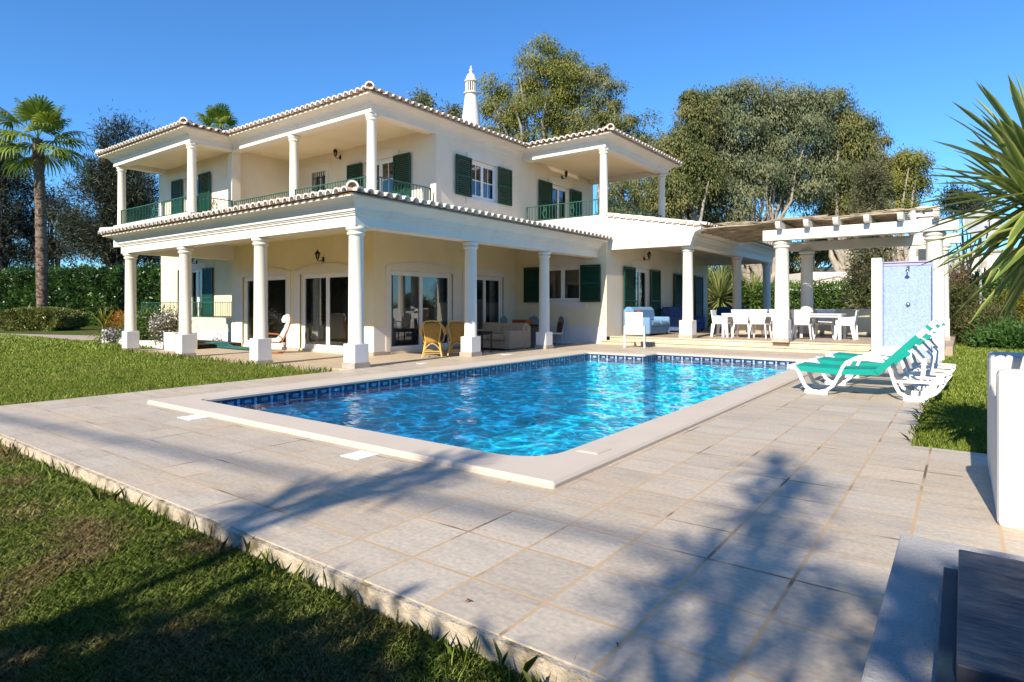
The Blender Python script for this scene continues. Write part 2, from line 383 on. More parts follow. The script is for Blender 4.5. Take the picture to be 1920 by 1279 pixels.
def water_mat():
    t = NT('pool_water')
    h1 = t.noise(1.9, 1, stretch=(1.0, 1.25, 1), rough=0.4); h2 = t.noise(6.5, 1, stretch=(1, 1.2, 1))
    h = t.math('ADD', h1, t.math('MULTIPLY', h2, 0.26))
    nm = t.bump(h, 1.0, 0.05)
    gl = t.n('BsdfGlossy'); gl.inputs[1].default_value = 0.01; t.l(nm, gl.inputs['Normal'])
    fr = t.n('Fresnel'); fr.inputs[0].default_value = 1.33; t.l(nm, fr.inputs['Normal'])
    # caustic light lines, painted as a bright net into the transparency colour
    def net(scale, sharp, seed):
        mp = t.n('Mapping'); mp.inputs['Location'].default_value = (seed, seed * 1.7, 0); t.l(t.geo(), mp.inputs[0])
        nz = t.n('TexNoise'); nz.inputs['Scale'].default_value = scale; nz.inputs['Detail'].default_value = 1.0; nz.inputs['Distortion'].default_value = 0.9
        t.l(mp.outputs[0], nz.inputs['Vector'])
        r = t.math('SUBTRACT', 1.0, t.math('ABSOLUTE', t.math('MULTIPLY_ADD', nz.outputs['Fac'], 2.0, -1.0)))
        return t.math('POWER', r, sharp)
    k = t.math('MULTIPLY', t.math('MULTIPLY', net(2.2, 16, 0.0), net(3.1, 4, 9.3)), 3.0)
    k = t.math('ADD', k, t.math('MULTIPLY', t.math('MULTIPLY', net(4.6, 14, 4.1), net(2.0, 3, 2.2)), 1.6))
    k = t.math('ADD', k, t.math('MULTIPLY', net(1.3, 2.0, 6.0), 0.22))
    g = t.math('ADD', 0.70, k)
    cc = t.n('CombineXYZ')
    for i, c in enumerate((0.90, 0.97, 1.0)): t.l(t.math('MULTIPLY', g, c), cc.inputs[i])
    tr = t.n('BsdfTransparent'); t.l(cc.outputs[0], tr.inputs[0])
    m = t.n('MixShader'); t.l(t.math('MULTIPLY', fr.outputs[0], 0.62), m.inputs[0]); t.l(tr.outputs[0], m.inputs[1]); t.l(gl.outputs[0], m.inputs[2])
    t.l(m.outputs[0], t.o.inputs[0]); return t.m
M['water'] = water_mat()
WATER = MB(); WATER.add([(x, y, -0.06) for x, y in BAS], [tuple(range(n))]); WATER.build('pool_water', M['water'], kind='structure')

# deck: sheets round the pool, one object
mb = MB()
for a in ((-9.35, -8.05, 1.77, 17.3), (-2.2, -0.37, 1.77, 17.3), (-0.37, 8.0, 1.77, 6.29), (-8.05, -2.2, 1.77, 3.42), (-8.05, -2.2, 14.8, 17.3), (-8.05, -6.62, 14.02, 14.8)):
    mb.box(*a, -0.10, 0.0)
mb.box(-9.92, -9.35, 7.5, 17.3, -0.10, 0.0)
mb.build('pool_deck', M['deck'], kind='structure')
mb = MB(); mb.box(-9.36, 8.02, 1.74, 1.768, -0.5, -0.006); mb.box(-9.38, -9.352, 1.74, 7.4, -0.5, -0.006); mb.box(-0.372, -0.345, 6.3, 17.3, -0.5, -0.006)
mb.build('deck_edge', M['slab'], kind='structure')
mb = MB(); mb.box(-20.4, -9.92, 7.5, 17.45, -0.4, -0.13); mb.build('terrace', M['terrace'], kind='structure')
mb = MB(); mb.box(-9.3, -1.86, 17.32, 17.64, -0.2, 0.118); mb.box(-9.12, -1.86, 17.62, 17.9, -0.2, 0.2)
mb.box(-9.3, -1.86, 17.29, 17.64, 0.09, 0.122); mb.box(-9.12, -1.86, 17.6, 17.92, 0.212, 0.244)
mb.build('terrace_steps', M['step'], kind='structure', bevel=0.006)
mb = MB(); mb.box(-9.12, -0.2, 17.9, 28.0, -0.3, 0.24); mb.build('raised_terrace', M['raised'], kind='structure')
def ground_sheet(z):
    mb = MB(); xs = [-400, -9, 3, -8.3, -2.0, 400]; B = 600
    x0, x1, y0, y1 = -8.0, -2.3, 3.5, 14.7
    for a in ((-B, x0, -B, B), (x1, B, -B, B), (x0, x1, -B, y0), (x0, x1, y1, B)):
        mb.add([(a[0], a[2], z), (a[1], a[2], z), (a[1], a[3], z), (a[0], a[3], z)], [(0, 1, 2, 3)])
    return mb
ground_sheet(-0.14).build('lawn', M['lawn'], kind='structure')
mb = MB(); mb.box(-60, 6, -12, 1.738, -.3, -.112); mb.build('front_lawn', M['lawn'], kind='structure')
mb = MB(); mb.add([(-0.345, 6.29, -0.02), (40, 6.29, -0.02), (40, 30, -0.02), (-0.345, 30, -0.02)], [(0, 1, 2, 3)])
M['lawn_right'] = lawn_mat('lawn_ground_right', False); mb.build('side_lawn', M['lawn_right'], kind='structure')
M['gravel'] = plain('gravel', (0.46, 0.37, 0.28), 0.95, 0.5, 30, 0.8, 40)
mb = MB(); mb.prism([(-60, 4.5), (-36, 6.4), (-28.5, 8.8), (-25.6, 12.2), (-27.8, 12.6), (-33, 10.6), (-38, 9.2), (-60, 8.0)], lambda x, y: (x, y, -0.2), lambda x, y: (x, y, -0.128)); mb.build('gravel_path', M['gravel'], kind='structure')

# ------------------------------------------------------------- grass (blades nobody could count)
def blades(name, x0, x1, y0, y1, z, dens, h, wd, mat, mask=None, lean=0.5):
    nb = int((x1 - x0) * (y1 - y0) * dens)
    P = np.stack([rng.uniform(x0, x1, nb), rng.uniform(y0, y1, nb), np.full(nb, z)], 1)
    if mask is not None: P = P[mask(P)]; nb = len(P)
    a = rng.random(nb) * 2 * np.pi; hh = h * (0.45 + 0.9 * rng.random(nb)); ln = lean * hh * (0.3 + rng.random(nb))
    s = np.stack([np.cos(a + 1.57), np.sin(a + 1.57), np.zeros(nb)], 1) * (wd * (0.7 + 0.6 * rng.random(nb)))[:, None]
    tip = P + np.stack([np.cos(a) * ln, np.sin(a) * ln, hh], 1)
    mid = P + np.stack([np.cos(a) * ln * 0.35, np.sin(a) * ln * 0.35, hh * 0.62], 1)
    V = np.stack([P - s, P + s, mid + s * 0.7, tip, mid - s * 0.7], 1).reshape(-1, 3)
    return V, np.arange(5 * nb).reshape(nb, 5)
def grass(name, sets, mat):
    VV, FF, b = [], [], 0
    for V, F in sets: VV.append(V); FF.append(F + b); b += len(V)
    np_mesh(name, np.concatenate(VV), np.concatenate(FF), mat, kind='stuff')
wild = lambda P: rng.random(len(P)) < 0.35 + 0.65 * (np.sin(P[:, 0] * 7.3) * np.sin(P[:, 0] * 2.9 + 1) > -0.1)
grass('lawn_grass', [
    blades('a', -4.6, -0.2, 0.40, 1.738, -0.112, 26000, 0.034, 0.0021, None, None, 1.1),
    blades('b', -10, -4.6, 0.3, 1.738, -0.112, 9000, 0.04, 0.003, None, None, 1.0),
    blades('c', -9.35, -0.3, 1.62, 1.738, -0.112, 520, 0.10, 0.0025, None, wild, 0.7)], M['blade'])
grass('far_lawn_grass', [
    blades('d', -14, -9.38, 1.0, 7.45, -0.14, 2400, 0.055, 0.006, None),
    blades('e', -21, -14, -1.0, 7.5, -0.14, 900, 0.06, 0.010, None),
    blades('f', -36, -21, -4, 9, -0.14, 170, 0.07, 0.022, None),
    blades('h', -20.5, -9.4, 7.36, 7.56, -0.14, 500, 0.13, 0.006, None)], M['blade_lawn'])
grass('side_lawn_grass', [
    blades('g', -0.36, 0.9, 6.3, 9.5, -0.02, 9000, 0.04, 0.0035, None),
    blades('i', -0.36, 2.4, 9.5, 16.5, -0.02, 1900, 0.05, 0.007, None),
    blades('j', -0.36, 4, 16.5, 24, -0.02, 500, 0.06, 0.012, None),
    blades('k', -0.40, -0.30, 6.28, 9.4, -0.02, 420, 0.07, 0.003, None, wild, 0.9)], M['blade_lawn'])
# ------------------------------------------------------------- the villa
VILLA = thing('villa', 'two storey cream villa with white columns, balconies and green shutters behind the pool', 'house', (-12.7, 14, -0.13))
class WF:
    """a wall plane: axis 'y' faces -Y at y=c, axis 'x' faces +X at x=c; a runs along it, o is out of it"""
    def __init__(s, ax, c): s.ax, s.c = ax, c
    def p(s, a, z, o=0.0): return (a, s.c - o, z) if s.ax == 'y' else (s.c + o, a, z)
    def box(s, mb, a0, a1, z0, z1, o0, o1, mi=0):
        p, q = s.p(a0, z0, o0), s.p(a1, z1, o1); mb.box(p[0], q[0], p[1], q[1], p[2], q[2], mi)
    def quad(s, mb, a0, a1, z0, z1, o=0.0, mi=0): mb.add([s.p(a0, z0, o), s.p(a1, z0, o), s.p(a1, z1, o), s.p(a0, z1, o)], [(0, 1, 2, 3)], mi=mi)
def wall(fr, a0, a1, z0, z1, ops=(), mat='cream', depth=1.3, base=None):
    mb = MB(); A = sorted({a0, a1, *[o[0] for o in ops], *[o[1] for o in ops]}); Zs = sorted({z0, z1, *[o[2] for o in ops], *[o[3] for o in ops]})
    for i in range(len(A) - 1):
        for j in range(len(Zs) - 1):
            ca, cz = (A[i] + A[i + 1]) / 2, (Zs[j] + Zs[j + 1]) / 2
            if not any(o[0] < ca < o[1] and o[2] < cz < o[3] for o in ops): fr.quad(mb, A[i], A[i + 1], Zs[j], Zs[j + 1])
    for o in ops:
        for (x0, x1, zz0, zz1) in ((o[0], o[0], o[2], o[3]), (o[1], o[1], o[2], o[3])):
            mb.add([fr.p(x0, zz0, 0), fr.p(x0, zz1, 0), fr.p(x0, zz1, -.16), fr.p(x0, zz0, -.16)], [(0, 1, 2, 3)])
        for zz in (o[2], o[3]): mb.add([fr.p(o[0], zz, 0), fr.p(o[1], zz, 0), fr.p(o[1], zz, -.16), fr.p(o[0], zz, -.16)], [(0, 1, 2, 3)])
    mb.build('wall', M[mat], VILLA)
    if base:
        cuts = sorted(o for o in ops if o[2] < base[1]); x = a0
        for o in cuts + [(a1, a1)]:
            if o[0] - 0.33 > x: bb = MB(); fr.box(bb, x, o[0] - 0.0, base[0] + .1, base[1], 0.0, 0.012); bb.build('wall_base', M['plinth'], VILLA)
            x = o[1]
        x = a0
        for o in cuts + [(a1, a1)]:
            if o[0] > x: sb = MB(); fr.box(sb, x, o[0], base[0], base[0] + .1, 0.0, 0.022); sb.build('skirting', M['skirting'], VILLA)
            x = o[1]
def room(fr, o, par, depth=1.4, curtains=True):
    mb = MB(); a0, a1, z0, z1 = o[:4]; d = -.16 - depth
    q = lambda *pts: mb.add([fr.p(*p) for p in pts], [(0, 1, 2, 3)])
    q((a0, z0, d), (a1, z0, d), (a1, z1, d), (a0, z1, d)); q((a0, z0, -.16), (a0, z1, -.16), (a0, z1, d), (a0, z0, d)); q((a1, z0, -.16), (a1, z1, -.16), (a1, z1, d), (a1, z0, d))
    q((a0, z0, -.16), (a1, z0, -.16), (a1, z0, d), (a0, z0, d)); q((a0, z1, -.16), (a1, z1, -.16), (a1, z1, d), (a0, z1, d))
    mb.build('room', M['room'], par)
    if curtains:
        for s in (0, 1):
            cb = MB(); wd = (a1 - a0) * 0.16; st = a0 + .05 if s == 0 else a1 - .05 - wd; k = 14; vs = []
            for i in range(k + 1):
                a = st + wd * i / k; oo = -.34 + 0.035 * math.sin(i * 1.9)
                vs += [fr.p(a, z0 + .03, oo), fr.p(a, z1 - .02, oo)]
            cb.add(vs, [(2 * i, 2 * i + 2, 2 * i + 3, 2 * i + 1) for i in range(k)], True); cb.build('curtain', M['curtain'], par)
def arch(a0, a1, z0, zs, rise, n=14):
    pts = [(a0, z0), (a1, z0), (a1, zs)]; m = (a0 + a1) / 2; h = (a1 - a0) / 2
    e = 0.0
    for i in range(n + 1):
        u = 1 - 2 * i / n; pts.append((m + h * u * (1 - e * .5), zs + rise * (1 - u * u) + 0.0))
    return pts + [(a0, zs)]
def shutter(fr, a0, a1, z0, z1, par, o=0.05):
    mb = MB(); b = 0.055
    for x0, x1 in ((a0, a0 + b), (a1 - b, a1)): fr.box(mb, x0, x1, z0, z1, o, o + .04)
    for y0, y1 in ((z0, z0 + b), (z1 - b, z1), ((z0 + z1) / 2 - b / 2, (z0 + z1) / 2 + b / 2)): fr.box(mb, a0 + b, a1 - b, y0, y1, o + .001, o + .038)
    k = int((z1 - z0 - 2 * b) / 0.062)
    for i in range(k):
        z = z0 + b + (i + .5) * (z1 - z0 - 2 * b) / k
        mb.add([fr.p(a0 + b, z - .034, o + .036), fr.p(a1 - b, z - .034, o + .036), fr.p(a1 - b, z + .026, o + .006), fr.p(a0 + b, z + .026, o + .006),
                fr.p(a0 + b, z - .040, o + .030), fr.p(a1 - b, z - .040, o + .030), fr.p(a1 - b, z + .020, o + .0), fr.p(a0 + b, z + .020, o + .0)],
               [(0, 1, 2, 3), (7, 6, 5, 4), (0, 4, 5, 1), (3, 2, 6, 7)])
    return mb.build('shutter', M['shutter'], par)
def window(fr, op, name='window', sh=0.0, leaves=2, muntin=(0, 0), lintel=True, full=None, sill=False, curtains=True, grille=False, shutters=(1, 1)):
    a0, a1, z0, z1 = op
    W = bpy.data.objects.new(name, None); COL.objects.link(W); W.parent = VILLA; W.empty_display_size = 0.1; ORG[W.name] = ORG[VILLA.name]
    mb = MB(); b = 0.06
    fr.box(mb, a0, a0 + b, z0, z1, -.14, -.06); fr.box(mb, a1 - b, a1, z0, z1, -.14, -.06); fr.box(mb, a0 + b, a1 - b, z1 - b, z1, -.139, -.061); fr.box(mb, a0 + b, a1 - b, z0, z0 + b, -.139, -.061)
    wl = (a1 - a0 - 2 * b) / leaves
    for i in range(leaves):
        x0 = a0 + b + i * wl; x1 = x0 + wl; o0, o1 = (-.13, -.085) if i % 2 else (-.115, -.07); c = 0.07
        fr.box(mb, x0, x0 + c, z0 + b, z1 - b, o0, o1); fr.box(mb, x1 - c, x1, z0 + b, z1 - b, o0, o1); fr.box(mb, x0 + c, x1 - c, z0 + b, z0 + b + c, o0 + .001, o1 - .001); fr.box(mb, x0 + c, x1 - c, z1 - b - c, z1 - b, o0 + .001, o1 - .001)
        for k in range(muntin[0]): xx = x0 + c + (wl - 2 * c) * (k + 1) / (muntin[0] + 1); fr.box(mb, xx - .014, xx + .014, z0 + b + c, z1 - b - c, o0 + .012, o1 - .012)
        for k in range(muntin[1]): zz = z0 + b + c + (z1 - z0 - 2 * b - 2 * c) * (k + 1) / (muntin[1] + 1); fr.box(mb, x0 + c, x1 - c, zz - .014, zz + .014, o0 + .013, o1 - .013)
    mb.build('frame', M['pvc'], W)
    g = MB(); fr.quad(g, a0 + b, a1 - b, z0 + b, z1 - b, -.1); g.build('pane', M['glass'], W)
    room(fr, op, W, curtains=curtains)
    s = MB(); f0 = lambda o: (lambda a, z: fr.p(a, z, o))
    if full:   # stone surround down to the floor with an arched head
        t = 0.24
        s.prism(arch(a0 - full[0], a1 + full[1], z1, z1 + .11, .17), f0(-.02), f0(.025))
        for x0, x1 in ((a0 - full[0], a0), (a1, a1 + full[1])): jb = MB(); fr.box(jb, x0, x1, z0, z1, -.02, .025); jb.build('jamb', M['trim'], W)
    elif lintel:
        s.prism(arch(a0 - .16, a1 + .16, z1, z1 + .17, .15), f0(-.02), f0(.02))
        if sill: jb = MB(); fr.box(jb, a0 - .2, a1 + .2, z0 - .2, z0, -.02, .02); jb.build('sill', M['trim'], W)
    if lintel or full: s.build('surround', M['trim'], W)
    if sh:
        if shutters[0]: shutter(fr, a0 - sh, a0 - .0, z0, z1, W)
        if shutters[1]: shutter(fr, a1 + .0, a1 + sh, z0, z1, W)
    if grille:
        gb = MB()
        for k in range(7): x = a0 + .06 + (a1 - a0 - .12) * k / 6; gb.tube([fr.p(x, z0, -.03), fr.p(x, z1, -.03)], .012, 6)
        for z in (z0 + .2, (z0 + z1) / 2, z1 - .2): gb.tube([fr.p(a0, z, -.03), fr.p(a1, z, -.03)], .01, 6)
        gb.build('grille', M['black'], W)
    return W
def lamp(fr, a, z, d=0.21):
    W = bpy.data.objects.new('wall_lamp', None); COL.objects.link(W); W.parent = VILLA; W.empty_display_size = 0.1; ORG[W.name] = ORG[VILLA.name]
    mb = MB(); p = lambda o, zz: Vector(fr.p(a, zz, o)); k_ = .68
    mb.lathe(p(.02, z - .18), [(.0, 0), (.025, 0), (.035, .07), (.025, .14), (0, .14)], 10)
    mb.tube([p(.03, z - .10), p(.08, z - .15), p(.15, z - .16), p(d, z - .15), p(d, z - .12)], .012, 6)
    c = p(d, z - .12)
    mb.lathe(c, [(.02 * k_, 0), (.045 * k_, .01), (.05 * k_, .03 * k_), (.03 * k_, .03 * k_)], 6, smooth=False)
    for k in range(6):
        t = k * math.pi / 3; mb.tube([c + Vector((.05 * math.cos(t), .05 * math.sin(t), .03)) * k_, c + Vector((.095 * math.cos(t), .095 * math.sin(t), .24)) * k_], .007, 4)
    mb.lathe(c, [(r * k_, h * k_) for r, h in ((.105, .235), (.12, .25), (.07, .32), (.03, .36), (.02, .40), (.0, .42))], 6, smooth=False)
    mb.build('lantern', M['black'], W)
    g = MB(); g.lathe(c, [(.045 * k_, .035 * k_), (.088 * k_, .235 * k_)], 6, smooth=False); g.build('lamp_glass', M['glass'], W)
FRONT, SIDE, WIN, SOFA = WF('y', 10.95), WF('x', -12.7), WF('y', 17.4), WF('x', -9.12)
LOW, BACK = WF('y', 11.05), WF('y', 12.0)
UR, UM, UL, UC = WF('x', -12.475), WF('y', 13.1), WF('y', 11.0), WF('x', -19.6)
d1, d2 = (-19.15, -16.70, -.05, 2.16), (-15.98, -13.55, -.05, 2.16)
wall(FRONT, -19.85, -12.7, -.13, 3.3, [d1, d2], base=(-.13, .62))
window(FRONT, d1, 'sliding_door', full=(.42, .24)); window(FRONT, d2, 'sliding_door', full=(.27, .27))
d3, d4 = (11.52, 14.10, -.05, 2.2), (14.85, 16.68, -.05, 2.2)
wall(SIDE, 10.95, 16.97, -.13, 3.3, [d3, d4], base=(-.13, .62)); wall(SIDE, 16.97, 17.4, -.13, 3.3)
window(SIDE, d3, 'sliding_door', full=(.15, .34)); window(SIDE, d4, 'sliding_door', full=(.31, .28))
w1 = (-11.55, -10.04, 1.34, 2.54)
wall(WIN, -12.7, -9.12, -.13, 3.3, [w1], base=(-.13, .55)); window(WIN, w1, sh=.74, sill=True)
e1, e2 = (19.38, 20.68, .26, 2.53), (23.85, 25.2, .26, 2.5)
wall(SOFA, 17.4, 26.95, .24, 3.5, [e1, e2], 'upper'); window(SOFA, e1, 'french_door', sh=.86); window(SOFA, e2, 'french_door', sh=.95)
f1 = (-25.0, -23.76, .35, 2.68)
wall(BACK, -27.4, -19.85, .2, 3.6, [f1]); window(BACK, f1, 'french_door', sh=.75)
lw = MB(); lw.box(-27.4, -19.85, 11.05, 11.25, -.14, .80); lw.build('low_wall', M['cream'], VILLA)
lw = MB(); LOW.box(lw, -27.4, -19.85, -.03, .33, 0, .012); lw.build('wall_base', M['plinth'], VILLA)
lw = MB(); LOW.box(lw, -27.4, -19.85, -.14, -.03, 0, .025); lw.build('skirting', M['skirting'], VILLA)
lw = MB(); lw.box(-27.4, -19.85, 11.25, 12, -.1, .3); lw.build('patio_floor', M['terrace'], VILLA)
# upper storey
u1 = (14.66, 16.05, 4.62, 5.84)
g1 = (19.32, 20.66, 4.06, 5.82)
wall(UR, 13.1, 17.5, 3.4, 6.5, [u1], 'upper'); wall(UR, 17.5, 22.6, 4.0, 6.5, [g1], 'upper'); wall(UR, 10.65, 13.1, 3.4, 4.1, (), 'upper')
window(UR, u1, sh=.73, muntin=(1, 1), sill=True); window(UR, g1, 'french_door', sh=.86)
m1, m2 = (-15.68, -14.2, 4.06, 5.86), (-18.42, -17.66, 4.75, 5.88)
wall(UM, -19.6, -12.45, 4.0, 6.6, [m1, m2], 'upper'); window(UM, m1, 'french_door', sh=.74, muntin=(1, 2)); window(UM, m2, grille=True, curtains=False)
for q in ((-18.64, -18.42, 4.7, 5.88), (-17.66, -17.50, 4.7, 5.88), (-19.55, -19.36, 4.05, 6.1)): sb = MB(); UM.box(sb, *q, -.02, .02); sb.build('jamb', M['trim'], VILLA)
h1 = (-23.30, -22.05, 4.06, 5.93)
wall(UL, -25.3, -19.6, 4.0, 6.6, [h1], 'upper'); window(UL, h1, 'french_door', sh=.8, muntin=(0, 2))
wall(UC, 11.0, 13.1, 4.0, 6.6, (), 'upper')
ep = MB(); ep.box(-19.62, -19.38, 10.7, 11.0, 4.0, 6.3); ep.build('wall', M['upper'], VILLA)
for fr, a, z in ((FRONT, -14.85, 2.66), (SOFA, 20.2, 3.0), (UR, 20.1, 6.28), (UM, -16.85, 6.32), (BACK, -24.3, 3.05)): lamp(fr, a, z)

# columns
def column(x, y, z0, z1, plinth=None, r=.155, name='column', par=VILLA, mat='column'):
    mb = MB(); ph = plinth[1] if plinth else z0; h = z1
    mb.lathe((x, y, 0), [(r * 1.06, ph), (r * 1.06, ph + .015), (r, ph + .03), (r * .93, h - .20), (r * .98, h - .185), (r * 1.12, h - .175), (r * 1.16, h - .15), (r * 1.12, h - .125), (r * 1.0, h - .12), (r * 1.0, h - .105), (r * 1.2, h - .09), (r * 1.3, h - .06), (r * 1.3, h - .03), (r * 1.22, h - .02), (r * 1.22, h)], 28)
    o = mb.build(name, M[mat], par)
    if plinth:
        p = MB(); s = plinth[2]; p.box(x - s, x + s, y - s, y + s, plinth[0] + .1, plinth[1]); p.build('plinth', M['plinth'], o, bevel=.008)
        p = MB(); s += .02; p.box(x - s, x + s, y - s, y + s, plinth[0], plinth[0] + .1); p.build('skirting', M['skirting'], o)
    return o
for x in (-12.92, -16.46, -19.78): column(x, 7.815, 0, 2.77, (-.13, .47, .172), r=.152)
for y in (7.815, 11.28, 14.5): column(-9.575, y, 0, 2.77, (0, .47, .172), r=.152)
for y in (17.86, 22.8, 27.0): column(-6.64, y, 0, 3.02, (.24, .78, .195), r=.158)
for x, y in ((-12.62, 10.82), (-16.1, 10.82), (-19.42, 9.42), (-24.75, 9.48), (-9.35, 17.65), (-9.35, 22.35)): column(x, y, 4.12, 6.30, r=.135)

# beams with their mouldings and eaves
low_prof = [(-.36, 2.76), (0, 2.76), (0, 2.955), (.03, 2.965), (.03, 3.0), (.055, 3.005), (.055, 3.03), (.085, 3.035), (.085, 3.10), (.11, 3.105), (.13, 3.14), (.18, 3.19), (.25, 3.225), (.33, 3.245), (.36, 3.25), (.36, 3.275), (-.36, 3.275)]
MB().sweep([(-20.05, 12.0), (-20.05, 7.66), (-9.41, 7.66), (-9.41, 17.4)], low_prof).build('cornice', M['white'], VILLA)
up_prof = [(-.34, 6.29), (0, 6.29), (0, 6.415), (.025, 6.42), (.025, 6.44), (.05, 6.445), (.05, 6.475), (.075, 6.48), (.09, 6.52), (.14, 6.565), (.22, 6.595), (.33, 6.61), (.36, 6.615), (.36, 6.64), (-.34, 6.64)]
UPATH = [(-24.95, 15), (-24.95, 9.28), (-19.25, 9.28), (-19.25, 10.65), (-12.45, 10.65), (-12.45, 17.48), (-9.2, 17.48), (-9.2, 22.6), (-12.45, 22.6)]
MB().sweep(UPATH, up_prof).build('cornice', M['white'], VILLA)
side_prof = [(o, z + .25) for o, z in low_prof]
MB().sweep([(-6.46, 17.66), (-6.46, 27.2), (-9.12, 27.2)], side_prof).build('cornice', M['white'], VILLA)
cl = MB(); cl.box(-20.0, -9.7, 7.9, 17.4, 3.22, 3.26); cl.build('porch_ceiling', M['cream'], VILLA)
for q in ((-24.7, -19.61, 9.5, 11), (-19.6, -12.7, 10.9, 13.1), (-12.45, -9.4, 17.7, 22.4)): cl = MB(); cl.box(*q, 6.44, 6.47); cl.build('balcony_ceiling', M['ceiling'], VILLA)
cl = MB(); cl.box(-9.1, -6.7, 17.75, 27.0, 3.3, 3.34); cl.build('porch_ceiling', M['ceiling'], VILLA)
# balcony floors and kerbs
for q in ((-24.95, -19.62, 9.3, 11), (-19.6, -12.49, 10.67, 13.1), (-12.45, -9.2, 17.5, 22.6)): cl = MB(); cl.box(*q, 3.72, 4.04); cl.build('balcony_floor', M['terrace'], VILLA)
cl = MB(); cl.box(-24.95, -19.25, 9.28, 9.5, 3.35, 4.14); cl.box(-19.45, -19.25, 9.5, 10.65, 3.35, 4.14); cl.box(-24.95, -24.73, 9.5, 11, 3.35, 4.14); cl.build('balcony_kerb', M['white'], VILLA, bevel=.01)
cl = MB(); cl.box(-19.24, -12.45, 10.65, 10.85, 3.4, 4.12); cl.build('balcony_kerb', M['white'], VILLA, bevel=.01)
cl = MB(); cl.box(-12.44, -9.2, 17.48, 17.7, 3.35, 4.14); cl.box(-9.42, -9.2, 17.7, 22.6, 3.4, 4.14); cl.build('balcony_kerb', M['white'], VILLA, bevel=.01)
gb = MB(); gb.prism([(-9.19, 3.0), (-6.44, 3.0), (-6.38, 3.2), (-6.3, 3.38), (-6.12, 3.46), (-6.12, 3.56), (-9.19, 4.09)], lambda x, z: (x, 17.5, z), lambda x, z: (x, 17.72, z)); gb.build('gable', M['white'], VILLA)
# railings
def railing(p0, p1, z0, z1, orn=(), par=VILLA, mat='iron', step=.115):
    p0, p1 = Vector((*p0, 0)), Vector((*p1, 0)); L = (p1 - p0).length; d = (p1 - p0) / L; mb = MB()
    at = lambda t, z: p0 + d * t + Vector((0, 0, z)); rot = Matrix.Rotation(math.atan2(d.y, d.x), 3, 'Z')
    mb.obox(at(L / 2, z1 - .012), (L, .05, .024), rot); mb.obox(at(L / 2, z0 + .05), (L, .03, .016), rot)
    k = int(L / step)
    for i in range(k + 1):
        t = L * i / k
        mb.obox(at(t, (z0 + z1) / 2), (.014, .014, z1 - z0 - .02), rot)
    for t in (0.02, L - .02): mb.obox(at(t, (z0 + z1) / 2), (.03, .03, z1 - z0), rot)
    for t in orn:
        for s in (-1, 1):
            pts = [at(t + s * .075 * math.sin(u * math.pi) * (1 if u < .99 else 1), z0 + .1 + (z1 - z0 - .16) * u) for u in [i / 12 for i in range(13)]]
            mb.tube(pts, .010, 5)
            c = (z0 + z1) / 2
            mb.tube([at(t + s * (.03 + .025 * math.cos(u)), c + .1 + .05 * math.sin(u)) for u in [i * .7 for i in range(10)]], .008, 5)
    mb.build('railing', M[mat], par)
railing((-24.6, 9.4), (-19.56, 9.4), 4.14, 4.68, (2.6,)); railing((-19.35, 9.55), (-19.35, 10.7), 4.14, 4.68, (.55,))
railing((-19.3, 10.75), (-16.25, 10.75), 4.12, 4.66, (1.5,)); railing((-15.95, 10.75), (-12.75, 10.75), 4.12, 4.66, (1.5,)); railing((-12.52, 10.95), (-12.52, 12.95), 4.12, 4.66, (1.0,))
railing((-12.35, 17.59), (-9.5, 17.59), 4.14, 4.68, (.75, 1.85)); railing((-9.3, 17.85), (-9.3, 22.2), 4.14, 4.68, (2.1,))
railing((-27.2, 11.15), (-19.9, 11.15), .80, 1.36, (2, 3.4, 4.8)); railing((-9.05, 27.1), (-6.85, 27.1), .24, 1.1)

# clay tile roofs
def barrel(mb, a, b, r, cap=True, n=7, seg=.42, side=None):
    a, b = Vector(a), Vector(b); L = (b - a).length
    if L < .05: return
    d = (b - a) / L; s = side or d.cross(Vector((0, 0, 1))).normalized(); u = s.cross(d).normalized()
    if u.z < 0: u = -u
    k = max(1, round(L / seg))
    for i in range(k):
        q0, q1 = a + d * (L * i / k), a + d * (L * (i + 1) / k + .03); r0, r1 = r, r * .86; jit = u * random.uniform(-.004, .004) + s * random.uniform(-.005, .005)
        vs = [q + jit + (s * math.cos(t) + u * math.sin(t)) * rr for q, rr in ((q0, r0), (q1, r1)) for t in [math.pi * j / n for j in range(n + 1)]]
        mb.add(vs, [(j, j + 1, n + 2 + j, n + 1 + j) for j in range(n)], True)
        if i == 0 and cap:   # thick mortared end of the first tile
            q2 = q0 + d * .05; q0 = q0 - d * .004; R0, R1 = r * 1.03, r * .72
            vs = [q + jit + (s * math.cos(t) + u * math.sin(t)) * rr for q, rr in ((q0, R0), (q0, R1), (q2, R1)) for t in [math.pi * j / n for j in range(n + 1)]]
            mb.add(vs, [(j, j + 1, n + 2 + j, n + 1 + j) for j in range(n)] + [(n + 1 + j, n + 2 + j, 2 * n + 3 + j, 2 * n + 2 + j) for j in range(n)], False, 1)
